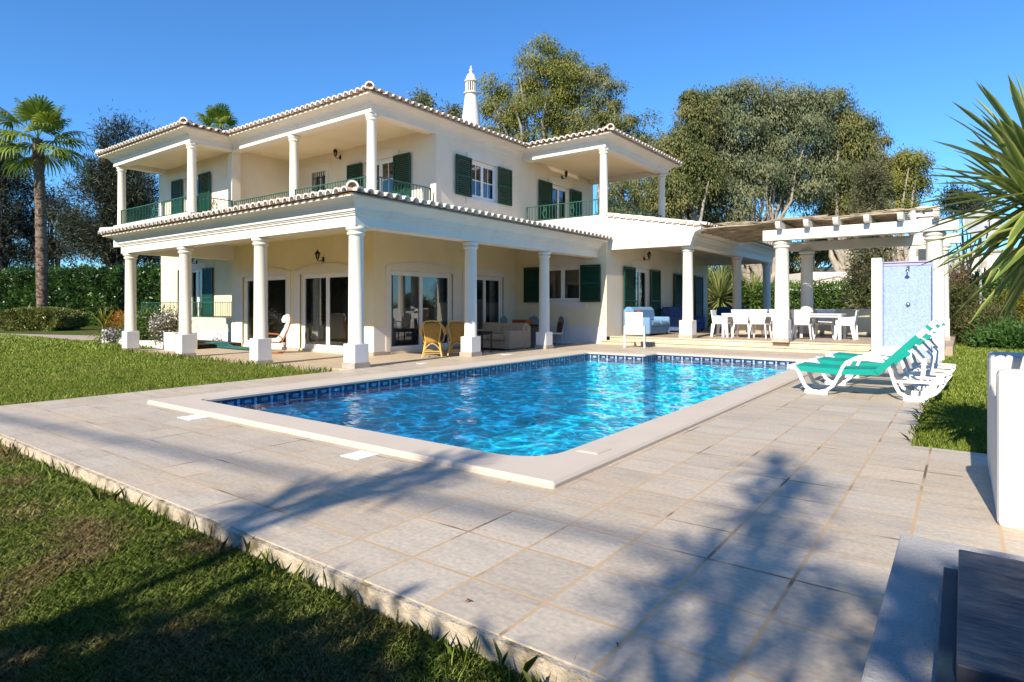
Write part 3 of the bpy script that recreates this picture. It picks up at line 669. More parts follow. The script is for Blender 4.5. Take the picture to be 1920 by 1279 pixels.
def tile_plane(mb, p0, p1, inward, z, slope, Lmax, hip=(False, False), sp=.235, r=.092):
    p0, p1, iw = Vector(p0), Vector(p1), Vector(inward); E = (p1 - p0).length; d = (p1 - p0) / E; k = round(E / sp); d3 = Vector((d.x, d.y, 0))
    for i in range(k):
        t = (i + .5) * E / k; L = Lmax
        if hip[0]: L = min(L, t)
        if hip[1]: L = min(L, E - t)
        a = p0 + d * t - iw * .09; b = a + iw * (L + .09)
        barrel(mb, (a.x, a.y, z - .09 * slope), (b.x, b.y, z + L * slope), r * random.uniform(.96, 1.03), side=d3)
        if L > .5:   # channel tile hanging between two cover tiles
            a2 = a + d * (E / k / 2) + iw * .02; n = 6; vs = []
            for q, o in ((0, 0), (.5, .0)):
                for j in range(n + 1):
                    th = math.pi * (1 + j / n); w2 = a2 + iw * q + d * (math.cos(th) * .078); vs.append((w2.x, w2.y, z + .035 + q * slope + math.sin(th) * .062))
            mb.add(vs, [(j, j + 1, n + 2 + j, n + 1 + j) for j in range(n)], True)
            mb.add([(v[0], v[1], v[2]) for v in vs[:n + 1]] + [(v[0], v[1], v[2] + .022) for v in vs[:n + 1]], [(j, j + 1, n + 2 + j, n + 1 + j) for j in range(n)], False, 1)
    c0, c1 = (Lmax if hip[0] else 0), (Lmax if hip[1] else 0); c0, c1 = min(c0, E / 2), min(c1, E / 2)
    q = [p0, p1, p1 - d * c1 + iw * Lmax, p0 + d * c0 + iw * Lmax]
    mb.add([(q[0].x, q[0].y, z), (q[1].x, q[1].y, z), (q[2].x, q[2].y, z + Lmax * slope), (q[3].x, q[3].y, z + Lmax * slope)], [(0, 1, 2, 3)])
    mid = (p0 + p1) / 2
    return mb
def eave(mb, path, z, o0, h=.035):
    mb.sweep(path, [(0, z), (o0, z), (o0 + .03, z + h), (0, z + h)], 2)
RT = [M['tile'], M['mortar'], M['course']]
mb = MB(); X, Y, XL = -9.03, 7.28, -20.43; zl = 3.335
eave(mb, [(-20.05, 12), (-20.05, 7.66), (-9.41, 7.66), (-9.41, 17.4)], 3.277, .31)
tile_plane(mb, (XL, Y), (X, Y), (0, 1), zl, .15, 3.4, (True, True)); tile_plane(mb, (X, Y), (X, 17.47), (-1, 0), zl, .15, 3.5, (True, False))
tile_plane(mb, (XL, 12), (XL, Y), (1, 0), zl, .15, .55, (False, True))
barrel(mb, (X, Y, zl + .07), (X - 3.3, Y + 3.3, zl + .07 + .5), .115); barrel(mb, (XL, Y, zl + .07), (XL + 3.2, Y + 3.2, zl + .07 + .48), .115)
mb.build('porch_roof', RT, VILLA)
mb = MB(); zu = 6.70; sl_ = .17
eave(mb, UPATH, 6.642, .33)
tile_plane(mb, (-25.33, 8.9), (-18.87, 8.9), (0, 1), zu, sl_, 3.2, (True, True)); tile_plane(mb, (-18.87, 8.9), (-18.87, 11.5), (-1, 0), zu, sl_, 3.2, (True, False))
tile_plane(mb, (-18.87, 10.27), (-12.07, 10.27), (0, 1), zu, sl_, 3.4, (False, True)); tile_plane(mb, (-12.07, 10.27), (-12.07, 18.5), (-1, 0), zu, sl_, 4.2, (True, False))
tile_plane(mb, (-12.07, 17.1), (-8.82, 17.1), (0, 1), zu, sl_, 3.0, (False, True)); tile_plane(mb, (-8.82, 17.1), (-8.82, 22.98), (-1, 0), zu, sl_, 2.9, (True, True))
tile_plane(mb, (-25.33, 15), (-25.33, 8.9), (1, 0), zu, sl_, 3.0, (False, True)); tile_plane(mb, (-8.82, 22.98), (-12.4, 22.98), (0, -1), zu, sl_, 2.9, (True, False))
for (x, y, sx, sy, L) in ((-12.07, 10.27, -1, 1, 3.4), (-18.87, 8.9, -1, 1, 3.2), (-25.33, 8.9, 1, 1, 3.2), (-8.82, 17.1, -1, 1, 2.9)):
    barrel(mb, (x, y, zu + .07), (x + sx * L, y + sy * L, zu + .07 + sl_ * L), .12)
roof = mb.build('main_roof', RT, VILLA)
mb = MB()
eave(mb, [(-6.46, 17.72), (-6.46, 27.2), (-9.12, 27.2)], 3.527, .31)
tile_plane(mb, (-6.08, 17.55), (-6.08, 27.58), (-1, 0), 3.585, .178, 3.1)
for k in range(14): mb.box(-9.12 + k * .215, -9.12 + k * .215 + .205, 17.44, 17.62, 4.10 - k * .215 * .178 - .05, 4.10 - k * .215 * .178 + .012)
mb.build('side_roof', RT, VILLA)
# Algarve chimney
ch = MB(); cx_, cy_ = -16.2, 19.1
ch.lathe((cx_, cy_, 0), [(.52, 6.8), (.43, 8.4), (.235, 9.86), (.225, 9.88)], 32); ch.lathe((cx_, cy_, 0), [(.24, 9.86), (.30, 9.88), (.30, 9.93), (.24, 9.96), (.21, 9.97)], 32)
cho = ch.build('chimney', M['white'], VILLA)
c2 = MB()
for k in range(16):
    t = 2 * math.pi * k / 16; c2.obox((cx_ + .215 * math.cos(t), cy_ + .215 * math.sin(t), 10.16), (.035, .04, .42), Matrix.Rotation(t, 3, 'Z'))
c2.build('chimney_slats', M['white'], cho)
c2 = MB(); c2.lathe((cx_, cy_, 0), [(.15, 9.95), (.15, 10.36)], 16); c2.build('flue', M['black'], cho)
c2 = MB(); c2.lathe((cx_, cy_, 0), [(.20, 10.35), (.27, 10.37), (.27, 10.42), (.22, 10.45), (.20, 10.56), (.14, 10.68), (.06, 10.74), (.045, 10.78), (.075, 10.82), (.08, 10.87), (.04, 10.92), (.03, 10.95), (.045, 10.99), (.03, 11.03), (0, 11.05)], 24); c2.build('chimney_cap', M['white'], cho)
# ------------------------------------------------------------- pergola with reed roof
PERG = thing('pergola', 'white column pergola with reed roof over the raised terrace', 'pergola', (-3.9, 17.65, 0.24))
for x, y in ((-3.95, 17.66), (-0.55, 17.66), (-4.0, 21.2), (-0.5, 21.2)): column(x, y, .24, 2.96, (.24, .84, .195), r=.185, par=PERG)
def beam(x0, x1, y, z0=2.965, z1=3.25, par=PERG):
    mb = MB(); mb.box(x0, x1, y - .13, y + .13, z0, z1); return mb.build('beam', M['white'], par, bevel=.015)
beam(-4.38, -.08, 17.5); beam(-4.5, -.06, 21.2)
for x in (-3.93, -3.25, -2.57, -1.90, -1.20, -.50):
    mb = MB(); mb.prism([(17.06, 3.36), (17.12, 3.27), (17.3, 3.255), (21.6, 3.255), (21.75, 3.36), (21.75, 3.43), (17.06, 3.43)], lambda y, z: (x - .06, y, z), lambda y, z: (x + .06, y, z)); mb.build('rafter', M['white'], PERG)
M['reed'] = plain('dry_reed', (0.36, 0.29, 0.20), 0.95, 0.5, 4, 0.6, 80)
def reeds():
    Vs, Fs, b = [], [], 0; m = MB()
    for i in range(150):
        y = 17.45 + 4.4 * i / 150 + random.uniform(-.01, .01); x0 = -6.25 + random.uniform(-.18, .12) + (0.25 if y < 18 else 0); x1 = -1.18 + random.uniform(-.15, .12); pts = []
        for k in range(8):
            x = x0 + (x1 - x0) * k / 7; sag = .035 * math.sin(x * 3.1 + y * .4) + (.035 * math.sin(x * 1.7 + 2) if y < 18.2 else 0)
            pts.append((x, y, 3.47 + sag + random.uniform(-.012, .018) - (.05 if x < -5.6 else 0)))
        m.tube(pts, random.uniform(.014, .026), 5)
    for i in range(34):
        x = -5.9 + i * .14; z = 3.5 + .035 * math.sin(x * 3.1 + 7) ; m.tube([(x + random.uniform(-.3, .3), 17.42 + random.uniform(-.02, .03), z + random.uniform(-.01, .03)), (x + random.uniform(.4, .9), 17.44, z + random.uniform(-.02, .04))], .012, 4)
    return m
reeds().build('reed_roof', M['reed'], PERG)
# chimney pillar of a barbecue behind the pergola
BB = thing('barbecue_chimney', 'square white masonry chimney with flat capped top behind the pergola', 'chimney', (-.86, 22.0, .24))
mb = MB(); mb.box(-1.08, -.62, 21.85, 22.3, .24, 3.86); mb.build('stack', M['white'], BB, bevel=.01)
mb = MB(); mb.box(-1.14, -.56, 21.79, 22.36, 3.86, 3.93)
for a, b in ((-1.05, 21.9), (-.7, 21.9), (-1.05, 22.2), (-.7, 22.2)): mb.box(a, a + .07, b, b + .07, 3.93, 4.06)
mb.build('vent', M['white'], BB)
mb = MB(); mb.box(-1.16, -.54, 21.77, 22.38, 4.06, 4.15); mb.build('cap', M['coping'], BB, bevel=.01)
# satellite dishes
M['dish'] = plain('grey_dish_metal', (0.36, 0.37, 0.38), 0.5, 0.08, 4)
def dish(cx, cy, cz, r, yaw, label, letter=None):
    T = thing('satellite_dish', label, 'satellite dish', (cx, cy, cz - 1.6))
    rot = Matrix.Rotation(yaw, 3, 'Z') @ Matrix.Rotation(R(68), 3, 'X'); c = Vector((cx, cy, cz)); mb = MB(); n = 36; k = 6
    vs = [c + rot @ Vector((r * i / k * math.cos(t), r * i / k * math.sin(t), .18 * r * (i / k) ** 2)) for i in range(1, k + 1) for t in [2 * math.pi * j / n for j in range(n)]] + [c]
    mb.add(vs, [(i * n + j, i * n + (j + 1) % n, i * n + n + (j + 1) % n, i * n + n + j) for i in range(k - 1) for j in range(n)] + [(len(vs) - 1, (j + 1) % n, j) for j in range(n)], True)
    o = mb.build('reflector', M['dish'], T); sm = o.modifiers.new('t', 'SOLIDIFY'); sm.thickness = .015
    mb = MB(); mb.tube([c + rot @ Vector((0, -r * .95, .16)), c + rot @ Vector((0, -r * .55, r * .75)), c + rot @ Vector((0, 0, r * .95))], .02, 6); mb.tube([c + rot @ Vector((0, 0, r * .82)), c + rot @ Vector((0, 0, r * 1.02))], .055, 10); mb.build('feed_arm', M['black'], T)
    mb = MB(); mb.tube([(cx, cy + .12, cz - 4.0), (cx, cy + .12, cz)], .04, 8); mb.build('mast', M['dish'], T)
    if letter:
        fc = bpy.data.curves.new('lettering', 'FONT'); fc.body = letter; fc.size = .34; fc.extrude = .004; fc.align_x = 'CENTER'
        to = bpy.data.objects.new('lettering', fc); COL.objects.link(to); bpy.context.view_layer.update()
        me = bpy.data.meshes.new_from_object(to.evaluated_get(bpy.context.evaluated_depsgraph_get())); bpy.data.objects.remove(to)
        lo = bpy.data.objects.new('lettering', me); COL.objects.link(lo); me.materials.append(M['black']); lo.parent = T
        lo.matrix_local = Matrix.Translation(c + rot @ Vector((.02, -.13, .09)) - ORG[T.name]) @ rot.to_4x4()
dish(-1.15, 26.6, 4.34, .52, R(0), 'grey satellite dish with a black letter N half hidden by the barbecue chimney', 'N')
dish(.5, 27.6, 4.12, .62, R(25), 'large plain grey satellite dish right of the barbecue chimney')
# low wall at the back of the raised terrace
LWB = thing('terrace_wall', 'low cream wall with pale coping at the back of the raised terrace', 'wall', (-3.5, 22.3, .24))
mb = MB(); mb.box(-6.4, -1.75, 22.25, 22.45, .24, 1.05); mb.build('wall_body', M['cream'], LWB)
mb = MB(); mb.box(-6.4, -1.72, 22.22, 22.48, 1.052, 1.11); mb.build('coping', M['white'], LWB, bevel=.01)
mb = MB(); mb.box(-6.4, -1.75, 22.235, 22.247, .24, .35); mb.build('skirting', M['skirting'], LWB)

# ------------------------------------------------------------- poolside shower
SH = thing('shower_wall', 'white outdoor shower wall with a recess of pale blue mosaic', 'shower', (-1.04, 16.8, 0))
M['shower_tile'] = mosaic('shower_mosaic', 0.026, [(0.0, (0.20, 0.29, 0.50)), (0.15, (0.26, 0.36, 0.56)), (0.8, (0.31, 0.42, 0.60)), (0.99, (0.37, 0.47, 0.63))], (0.42, 0.48, 0.56))
M['lilac'] = plain('lilac_edge_tile', (0.40, 0.37, 0.52), 0.4, 0.1, 20)
mb = MB(); mb.box(-1.74, -1.535, 16.6, 17.2, -.02, 2.335); mb.box(-.535, -.335, 16.6, 17.2, -.02, 2.335); mb.box(-1.535, -.535, 16.93, 17.2, -.02, 2.22); mb.build('masonry', M['white'], SH, bevel=.006)
mb = MB(); mb.box(-1.533, -.537, 16.905, 16.928, 0, 2.19); mb.box(-1.534, -1.512, 16.62, 16.904, 0, 2.25); mb.box(-.558, -.536, 16.62, 16.904, 0, 2.25); mb.build('mosaic_panel', M['shower_tile'], SH)
mb = MB(); mb.box(-1.511, -.559, 16.86, 17.19, 2.221, 2.25); mb.box(-1.511, -.559, 16.89, 16.904, 2.15, 2.22); mb.build('ledge', M['lilac'], SH)
M['chrome'] = plain('chrome', (0.6, 0.6, 0.6), 0.12, 0.05, 5, metal=1.0)
mb = MB(); mb.lathe((-1.03, 16.9, 2.1), [(0, -.035), (.035, -.03), (.035, .03), (0, .035)], 12); mb.tube([(-1.03, 16.9, 2.10), (-1.03, 16.74, 2.13), (-1.03, 16.7, 2.08)], .014, 8)
mb.lathe((-1.03, 16.7, 2.0), [(.05, 0), (.05, .015), (.02, .05), (.015, .08)], 14); mb.build('shower_head', M['chrome'], SH)
mb = MB(); mb.lathe((-1.03, 16.88, 1.22), [(0, 0), (.04, .01), (.05, .03), (.03, .07), (0, .075)], 12); mb.tube([(-1.03, 16.88, 1.25), (-1.03, 16.82, 1.24)], .02, 8); mb.build('tap', M['chrome'], SH)

# ------------------------------------------------------------- sun loungers
M['resin'] = plain('white_resin', (0.80, 0.80, 0.79), 0.35, 0.05, 6)
M['teal'] = plain('teal_mesh', (0.0, 0.30, 0.235), 0.7, 0.1, 5, 0.3, 300)
def lounger(label):
    T = thing('sun_lounger', label, 'sun lounger', (0, 0, 0), 'teal sun loungers in a row by the pool', local=True)
    Wd = .64
    for y in (0.03, Wd - .03):
        m = MB()
        m.strip([(0, y, .36), (.10, y, .355), (.15, y, .30), (.185, y, .2), (.235, y, .10), (.31, y, .045), (.40, y, .035)], .045, .05, (0, 1, 0))
        m.box(.225, .52, y - .03, y + .03, 0, .055)
        m.strip([(.40, y, .035), (.50, y, .06), (.585, y, .13), (.65, y, .26), (.70, y, .38), (.75, y, .455), (.83, y, .495), (1.0, y, .505), (1.17, y, .49), (1.235, y, .44), (1.27, y, .34), (1.31, y, .2), (1.36, y, .10), (1.44, y, .055), (1.5, y, .045)], .042, .045, (0, 1, 0))
        m.box(1.40, 1.68, y - .03, y + .03, 0, .05)
        m.strip([(1.5, y, .045), (1.65, y, .06), (1.76, y, .13), (1.82, y, .22), (1.84, y, .26)], .045, .048, (0, 1, 0))
        m.strip([(1.84, y, .245), (1.6, y, .25), (1.30, y, .24)], .045, .04, (0, 1, 0))
        m.build('side_frame', M['resin'], T, bevel=.012)
    m = MB()
    for y in (.045, Wd - .045): m.strip([(.02, y, .345), (1.14, y, .325)], .05, .05, (0, 1, 0))
    for x, z in ((.05, .35), (.62, .335), (1.12, .325)): m.box(x - .035, x + .035, .06, Wd - .06, z - .02, z + .02)
    m.box(0, .09, .02, Wd - .02, .335, .38)
    m.build('base_frame', M['resin'], T, bevel=.01)
    for x, z in ((1.45, .22), (1.8, .24)): m = MB(); m.box(x - .035, x + .035, .06, Wd - .06, z - .02, z + .02); m.build('cross_bar', M['resin'], T)
    m = MB(); k = 10; vs = []
    for i in range(k + 1):
        x = .12 + 1.02 * i / k; z = .385 - .02 * math.sin(i / k * math.pi)
        vs += [(x, .012, z - .075), (x, .012, z), (x, Wd - .012, z), (x, Wd - .012, z - .075)]
    m.add(vs, [(4 * i + j, 4 * i + j + 1, 4 * i + 5 + j, 4 * i + 4 + j) for i in range(k) for j in range(3)]); m.build('seat_sling', M['teal'], T)
    a, b = Vector((1.10, 0, .35)), Vector((1.75, 0, 1.02)); d = (b - a).normalized(); nn = Vector((-d.z, 0, d.x))
    m = MB()
    for y in (.03, Wd - .03): m.strip([a + Vector((0, y, 0)), b + Vector((0, y, 0))], .04, .035, (0, 1, 0))
    for t in (.62, .74, .86): 
        c = a + (b - a) * t - nn * .03; m.strip([c + Vector((0, .05, 0)), c + Vector((0, Wd - .05, 0))], .05, .03, tuple(d))
    for y in (.05, Wd - .05): m.strip([a + (b - a) * .55 + Vector((0, y, -.02)), (1.62, y, .5), (1.6, y, .26)], .035, .03, (0, 1, 0))
    for t in (.5, .62, .74, .86):
        c = a + (b - a) * t; m.strip([c + Vector((0, .02, -.03)), c + Vector((.06, .02, -.06)), c + Vector((.07, .02, -.10))], .03, .015, (0, 1, 0))
    bf = m.build('backrest_frame', M['resin'], T)
    m = MB(); q = lambda t, y, o: a + (b - a) * t + nn * o + Vector((0, y, 0))
    m.add([q(0, -.004, -.05), q(.70, -.004, -.05), q(.70, Wd + .004, -.05), q(0, Wd + .004, -.05), q(0, -.004, .03), q(.70, -.004, .03), q(.70, Wd + .004, .03), q(0, Wd + .004, .03)], [(0, 1, 2, 3), (7, 6, 5, 4), (0, 4, 5, 1), (1, 5, 6, 2), (2, 6, 7, 3), (3, 7, 4, 0)])
    m.add([q(.86, -.004, -.04), q(.90, -.004, -.04), q(.90, Wd + .004, -.04), q(.86, Wd + .004, -.04), q(.86, -.004, .03), q(.90, -.004, .03), q(.90, Wd + .004, .03), q(.86, Wd + .004, .03)], [(0, 1, 2, 3), (7, 6, 5, 4), (0, 4, 5, 1), (1, 5, 6, 2), (2, 6, 7, 3), (3, 7, 4, 0)])
    m.build('backrest_sling', M['teal'], T)
    m = MB()
    for t0, t1 in ((.70, .86), (.90, 1.0)): m.add([q(t0, .0, -.04), q(t1, .0, -.04), q(t1, Wd, -.04), q(t0, Wd, -.04), q(t0, .0, .026), q(t1, .0, .026), q(t1, Wd, .026), q(t0, Wd, .026)], [(0, 1, 2, 3), (7, 6, 5, 4), (0, 4, 5, 1), (1, 5, 6, 2), (2, 6, 7, 3), (3, 7, 4, 0)])
    m.build('headrest', M['resin'], T, bevel=.008)
    return T
L0 = lounger('teal and white sun lounger nearest the camera in the row'); L0.location = (-1.98, 9.15, 0); L0.scale = (.975, 1, 1)
dup(L0, (-1.93, 10.38, 0), label='teal and white sun lounger in the middle of the row of three')
dup(L0, (-1.90, 11.60, 0), label='teal and white sun lounger nearest the shower wall, last of the row')

# ------------------------------------------------------------- chairs, tables, sofas
def quadbox(m, pts, th):
    """slab through 4 corner points with thickness th"""
    P = [Vector(p) for p in pts]; nrm = (P[1] - P[0]).cross(P[3] - P[0]).normalized() * th
    m.add(P + [p + nrm for p in P], [(0, 1, 2, 3), (7, 6, 5, 4), (0, 4, 5, 1), (1, 5, 6, 2), (2, 6, 7, 3), (3, 7, 4, 0)])
def resin_chair(label):       # faces +Y, origin on the floor under its centre
    T = thing('resin_armchair', label, 'chair', (0, 0, 0), 'white resin armchairs at the terrace table', local=True)
    m = MB(); quadbox(m, [(-.20, -.22, .43), (.20, -.22, .43), (.27, -.30, .86), (-.27, -.30, .86)], .03); m.build('backrest', M['resin'], T, bevel=.012)
    m = MB(); m.box(-.23, .23, -.22, .24, .405, .44); m.build('seat', M['resin'], T, bevel=.012)
    for sx in (-1, 1):
        m = MB(); m.strip([(sx * .25, -.27, .66), (sx * .27, 0, .655), (sx * .25, .2, .63)], .05, .03, (1, 0, 0)); m.strip([(sx * .25, .19, .63), (sx * .235, .22, .43)], .04, .03, (1, 0, 0)); m.build('armrest', M['resin'], T)
        for sy, dy in ((-.2, -.07), (.21, .03)):
            m = MB(); m.tube([(sx * .205, sy, .41), (sx * .255, sy + dy, 0)], [.028, .018], 8); m.build('leg', M['resin'], T)
    return T
def side_chair(label):        # white moulded chair seen in profile
    T = thing('resin_chair', label, 'chair', (0, 0, 0), local=True)
    m = MB(); quadbox(m, [(-.22, -.20, .42), (.22, -.20, .42), (.21, -.27, .84), (-.21, -.27, .84)], .035); m.build('backrest', M['resin'], T, bevel=.015)
    m = MB(); m.box(-.24, .24, -.22, .24, .40, .445); m.build('seat', M['resin'], T, bevel=.015)
    for sx in (-1, 1):
        m = MB(); m.prism([(-.22, .44), (.24, .44), (.24, .62), (-.25, .66)], lambda y, z: (sx * .24, y, z), lambda y, z: (sx * .265, y, z)); m.build('armrest', M['resin'], T)
        for sy, dy in ((-.19, -.05), (.2, .05)):
            m = MB(); quadbox(m, [(sx * .25, sy - .06, .41), (sx * .25, sy + .06, .41), (sx * .26, sy + dy + .03, 0), (sx * .26, sy + dy - .03, 0)], .04 * -sx); m.build('leg', M['resin'], T)
    return T
def table(label, x0, x1, y0, y1, z, h, mat='resin', leg=.035, name='dining_table'):
    T = thing(name, label, 'table', ((x0 + x1) / 2, (y0 + y1) / 2, z))
    m = MB(); m.box(x0, x1, y0, y1, z + h - .035, z + h); m.build('tabletop', M[mat], T, bevel=.006)
    m = MB(); m.box(x0 + .05, x1 - .05, y0 + .04, y1 - .04, z + h - .10, z + h - .036); m.build('apron', M[mat], T)
    for x in (x0 + leg + .01, x1 - leg - .01):
        for y in (y0 + leg + .01, y1 - leg - .01): m = MB(); m.box(x - leg, x + leg, y - leg, y + leg, z, z + h - .037); m.build('leg', M[mat], T)
    return T
F = .244
table('white dining table between the side porch column and the pergola column', -6.05, -4.35, 19.15, 20.1, F, .74)
table('white dining table in front of the low wall, right of the pergola column', -4.05, -2.78, 19.5, 20.45, F, .74)
rc = resin_chair('white armchair back to the pool, leftmost at the left dining table'); rc.location = (-5.38, 19.1, F)
dup(rc, (-4.9, 19.15, F), R(-3), 'white armchair back to the pool, right one of the pair left of the pergola column')
dup(rc, (-3.74, 19.25, F), R(2), 'white armchair back to the pool, just right of the pergola column')
dup(rc, (-5.3, 20.25, F), R(180), 'white armchair on the far side of the left dining table, left of two')
dup(rc, (-4.75, 20.25, F), R(176), 'white armchair on the far side of the left dining table, right of two')
dup(rc, (-3.4, 20.65, F), R(184), 'white armchair on the far side of the right dining table')
s = side_chair('white moulded chair at the left end of the left dining table'); s.location = (-6.12, 19.45, F); s.rotation_euler = (0, 0, R(-90))
s = side_chair('white moulded chair at the right end of the right dining table, near the shower'); s.location = (-2.72, 19.95, F); s.rotation_euler = (0, 0, R(90))
# sling chair on the pool deck
SC = thing('sling_armchair', 'white sling armchair with grey legs on the pool deck before the steps', 'chair', (-7.66, 16.35, 0), local=True); SC.rotation_euler = (0, 0, R(22))
M['greymetal'] = plain('pale_grey_metal', (0.55, 0.58, 0.60), 0.4, 0.08, 6); M['sling'] = plain('white_sling', (0.80, 0.80, 0.78), 0.6, 0.05, 5, 0.3, 200)
m = MB(); quadbox(m, [(-.25, -.16, .40), (.25, -.16, .40), (.245, -.34, 1.03), (-.245, -.34, 1.03)], .02); m.build('backrest', M['sling'], SC, bevel=.006)
m = MB(); m.box(-.25, .25, -.17, .27, .385, .41); m.build('seat', M['sling'], SC)
for sx in (-1, 1):
    m = MB(); m.tube([(sx * .28, -.24, 0), (sx * .28, -.2, .60), (sx * .28, -.14, .635), (sx * .28, .24, .62), (sx * .28, .3, .58), (sx * .28, .3, 0)], .022, 8); m.build('leg', M['greymetal'], SC)
m = MB(); m.tube([(-.28, -.16, .39), (.28, -.16, .39)], .015, 6); m.tube([(-.28, .26, .39), (.28, .26, .39)], .015, 6); m.build('cross_bar', M['greymetal'], SC)

def sofa(name, label, cat, W, D, H, arm, mat, loc, rz, seats=2, pillow_round=.10, backh=.0):
    """origin: floor, middle of the back; faces +X; runs along Y"""
    T = thing(name, label, cat, loc, local=True); T.rotation_euler = (0, 0, rz)
    mt = M[mat]; w = W / 2
    m = MB(); m.box(.05, D - .04, -w + .02, w - .02, .06, .30); m.build('base', mt, T, bevel=.02)
    for s in (-1, 1): m = MB(); m.box(.03, D, s * w, s * (w - arm), .05, .60); m.build('armrest', mt, T, bevel=.05)
    m = MB(); m.box(.0, .22, -w + .03, w - .03, .05, H - .06); m.build('back_frame', mt, T, bevel=.04)
    iw = (W - 2 * arm) / seats
    for i in range(seats):
        y = -w + arm + iw * i; m = MB(); m.box(.2, D + .02, y + .008, y + iw - .008, .30, .47); m.build('seat_cushion', mt, T, bevel=.06)
        m = MB(); m.prism([(.2, .44), (.42, .46), (.36, H - .08), (.25, H + .02), (.10, H + .01), (.02, H - .1), (.15, .5)], lambda x, z: (x, y + .008 - (arm * .7 if i == 0 else 0), z), lambda x, z: (x, y + iw - .008 + (arm * .7 if i == seats - 1 else 0), z)); m.build('back_cushion', mt, T, bevel=.05)
    m = MB()
    for x in (.1, D - .1):
        for y in (-w + .1, w - .1): m.box(x - .03, x + .03, y - .03, y + .03, 0, .06)
    m.build('foot', M['black'], T)
    return T
M['blue'] = plain('pale_blue_fabric', (0.155, 0.29, 0.47), 0.95, 0.15, 8, 0.3, 200)
M['navy'] = plain('denim_blue_fabric', (0.075, 0.125, 0.28), 0.95, 0.2, 8, 0.3, 200)
M['beige'] = plain('beige_fabric', (0.46, 0.36, 0.25), 0.95, 0.1, 6, 0.3, 160)
sofa('loveseat', 'pale blue loveseat against the cream wall behind the white sling chair', 'sofa', 1.75, .95, .92, .16, 'blue', (-9.06, 19.3, F), 0)
sofa('sofa', 'dark blue sofa under the shutters beyond the pale blue loveseat', 'sofa', 2.2, .95, .92, .18, 'navy', (-9.06, 22.6, F), 0)
sofa('armchair', 'dark blue armchair at the far end of the side porch', 'armchair', 1.3, .9, .92, .18, 'navy', (-7.9, 26.6, F), R(-90), 1)
M['red'] = plain('orange_red_fabric', (0.62, 0.10, 0.05), 0.9, 0.1, 5); M['spot'] = plain('mottled_fabric', (0.3, 0.26, 0.24), 0.9, 0.9, 40)
def cushion(label, loc, rz, tilt, mat, s=.36):
    m = MB(); n = 10; vs = []
    for i in range(n + 1):
        for j in range(n + 1):
            u, v = i / n * 2 - 1, j / n * 2 - 1; vs.append((.075 * (1 - u ** 4) * (1 - v ** 4), u * s / 2, v * s / 2 + s / 2))
    k = len(vs); vs += [(-x, y, z) for x, y, z in vs]; f = [(i * (n + 1) + j, i * (n + 1) + j + 1, (i + 1) * (n + 1) + j + 1, (i + 1) * (n + 1) + j) for i in range(n) for j in range(n)]
    m.add(vs, f + [tuple(k + q for q in reversed(a)) for a in f], True); o = m.build('cushion', M[mat]); o.location = loc; o.rotation_euler = (0, tilt, rz); tag(o, label, 'cushion')
cushion('orange red cushion on the pale blue loveseat', (-8.52, 18.75, F + .47), R(8), R(-18), 'red'); cushion('mottled brown cushion on the dark blue sofa', (-8.52, 23.05, F + .47), R(-10), R(-18), 'spot')
table('small white side table before the dark blue armchair', -7.62, -7.12, 24.6, 25.1, F, .48, leg=.025, name='side_table')
# beige sofa under the porch, faces the pool front
T0 = -.13
sofa('sofa', 'beige two seat sofa under the porch beside the wicker chairs', 'sofa', 1.75, 1.12, .80, .24, 'beige', (-11.6, 15.55, T0), R(-90))
# side table of dark grey metal
table('slim dark grey metal side table in front of the beige sofa', -11.6, -10.86, 13.3, 13.75, T0, .62, 'greydark' if 'greydark' in M else 'black', .014, 'side_table')
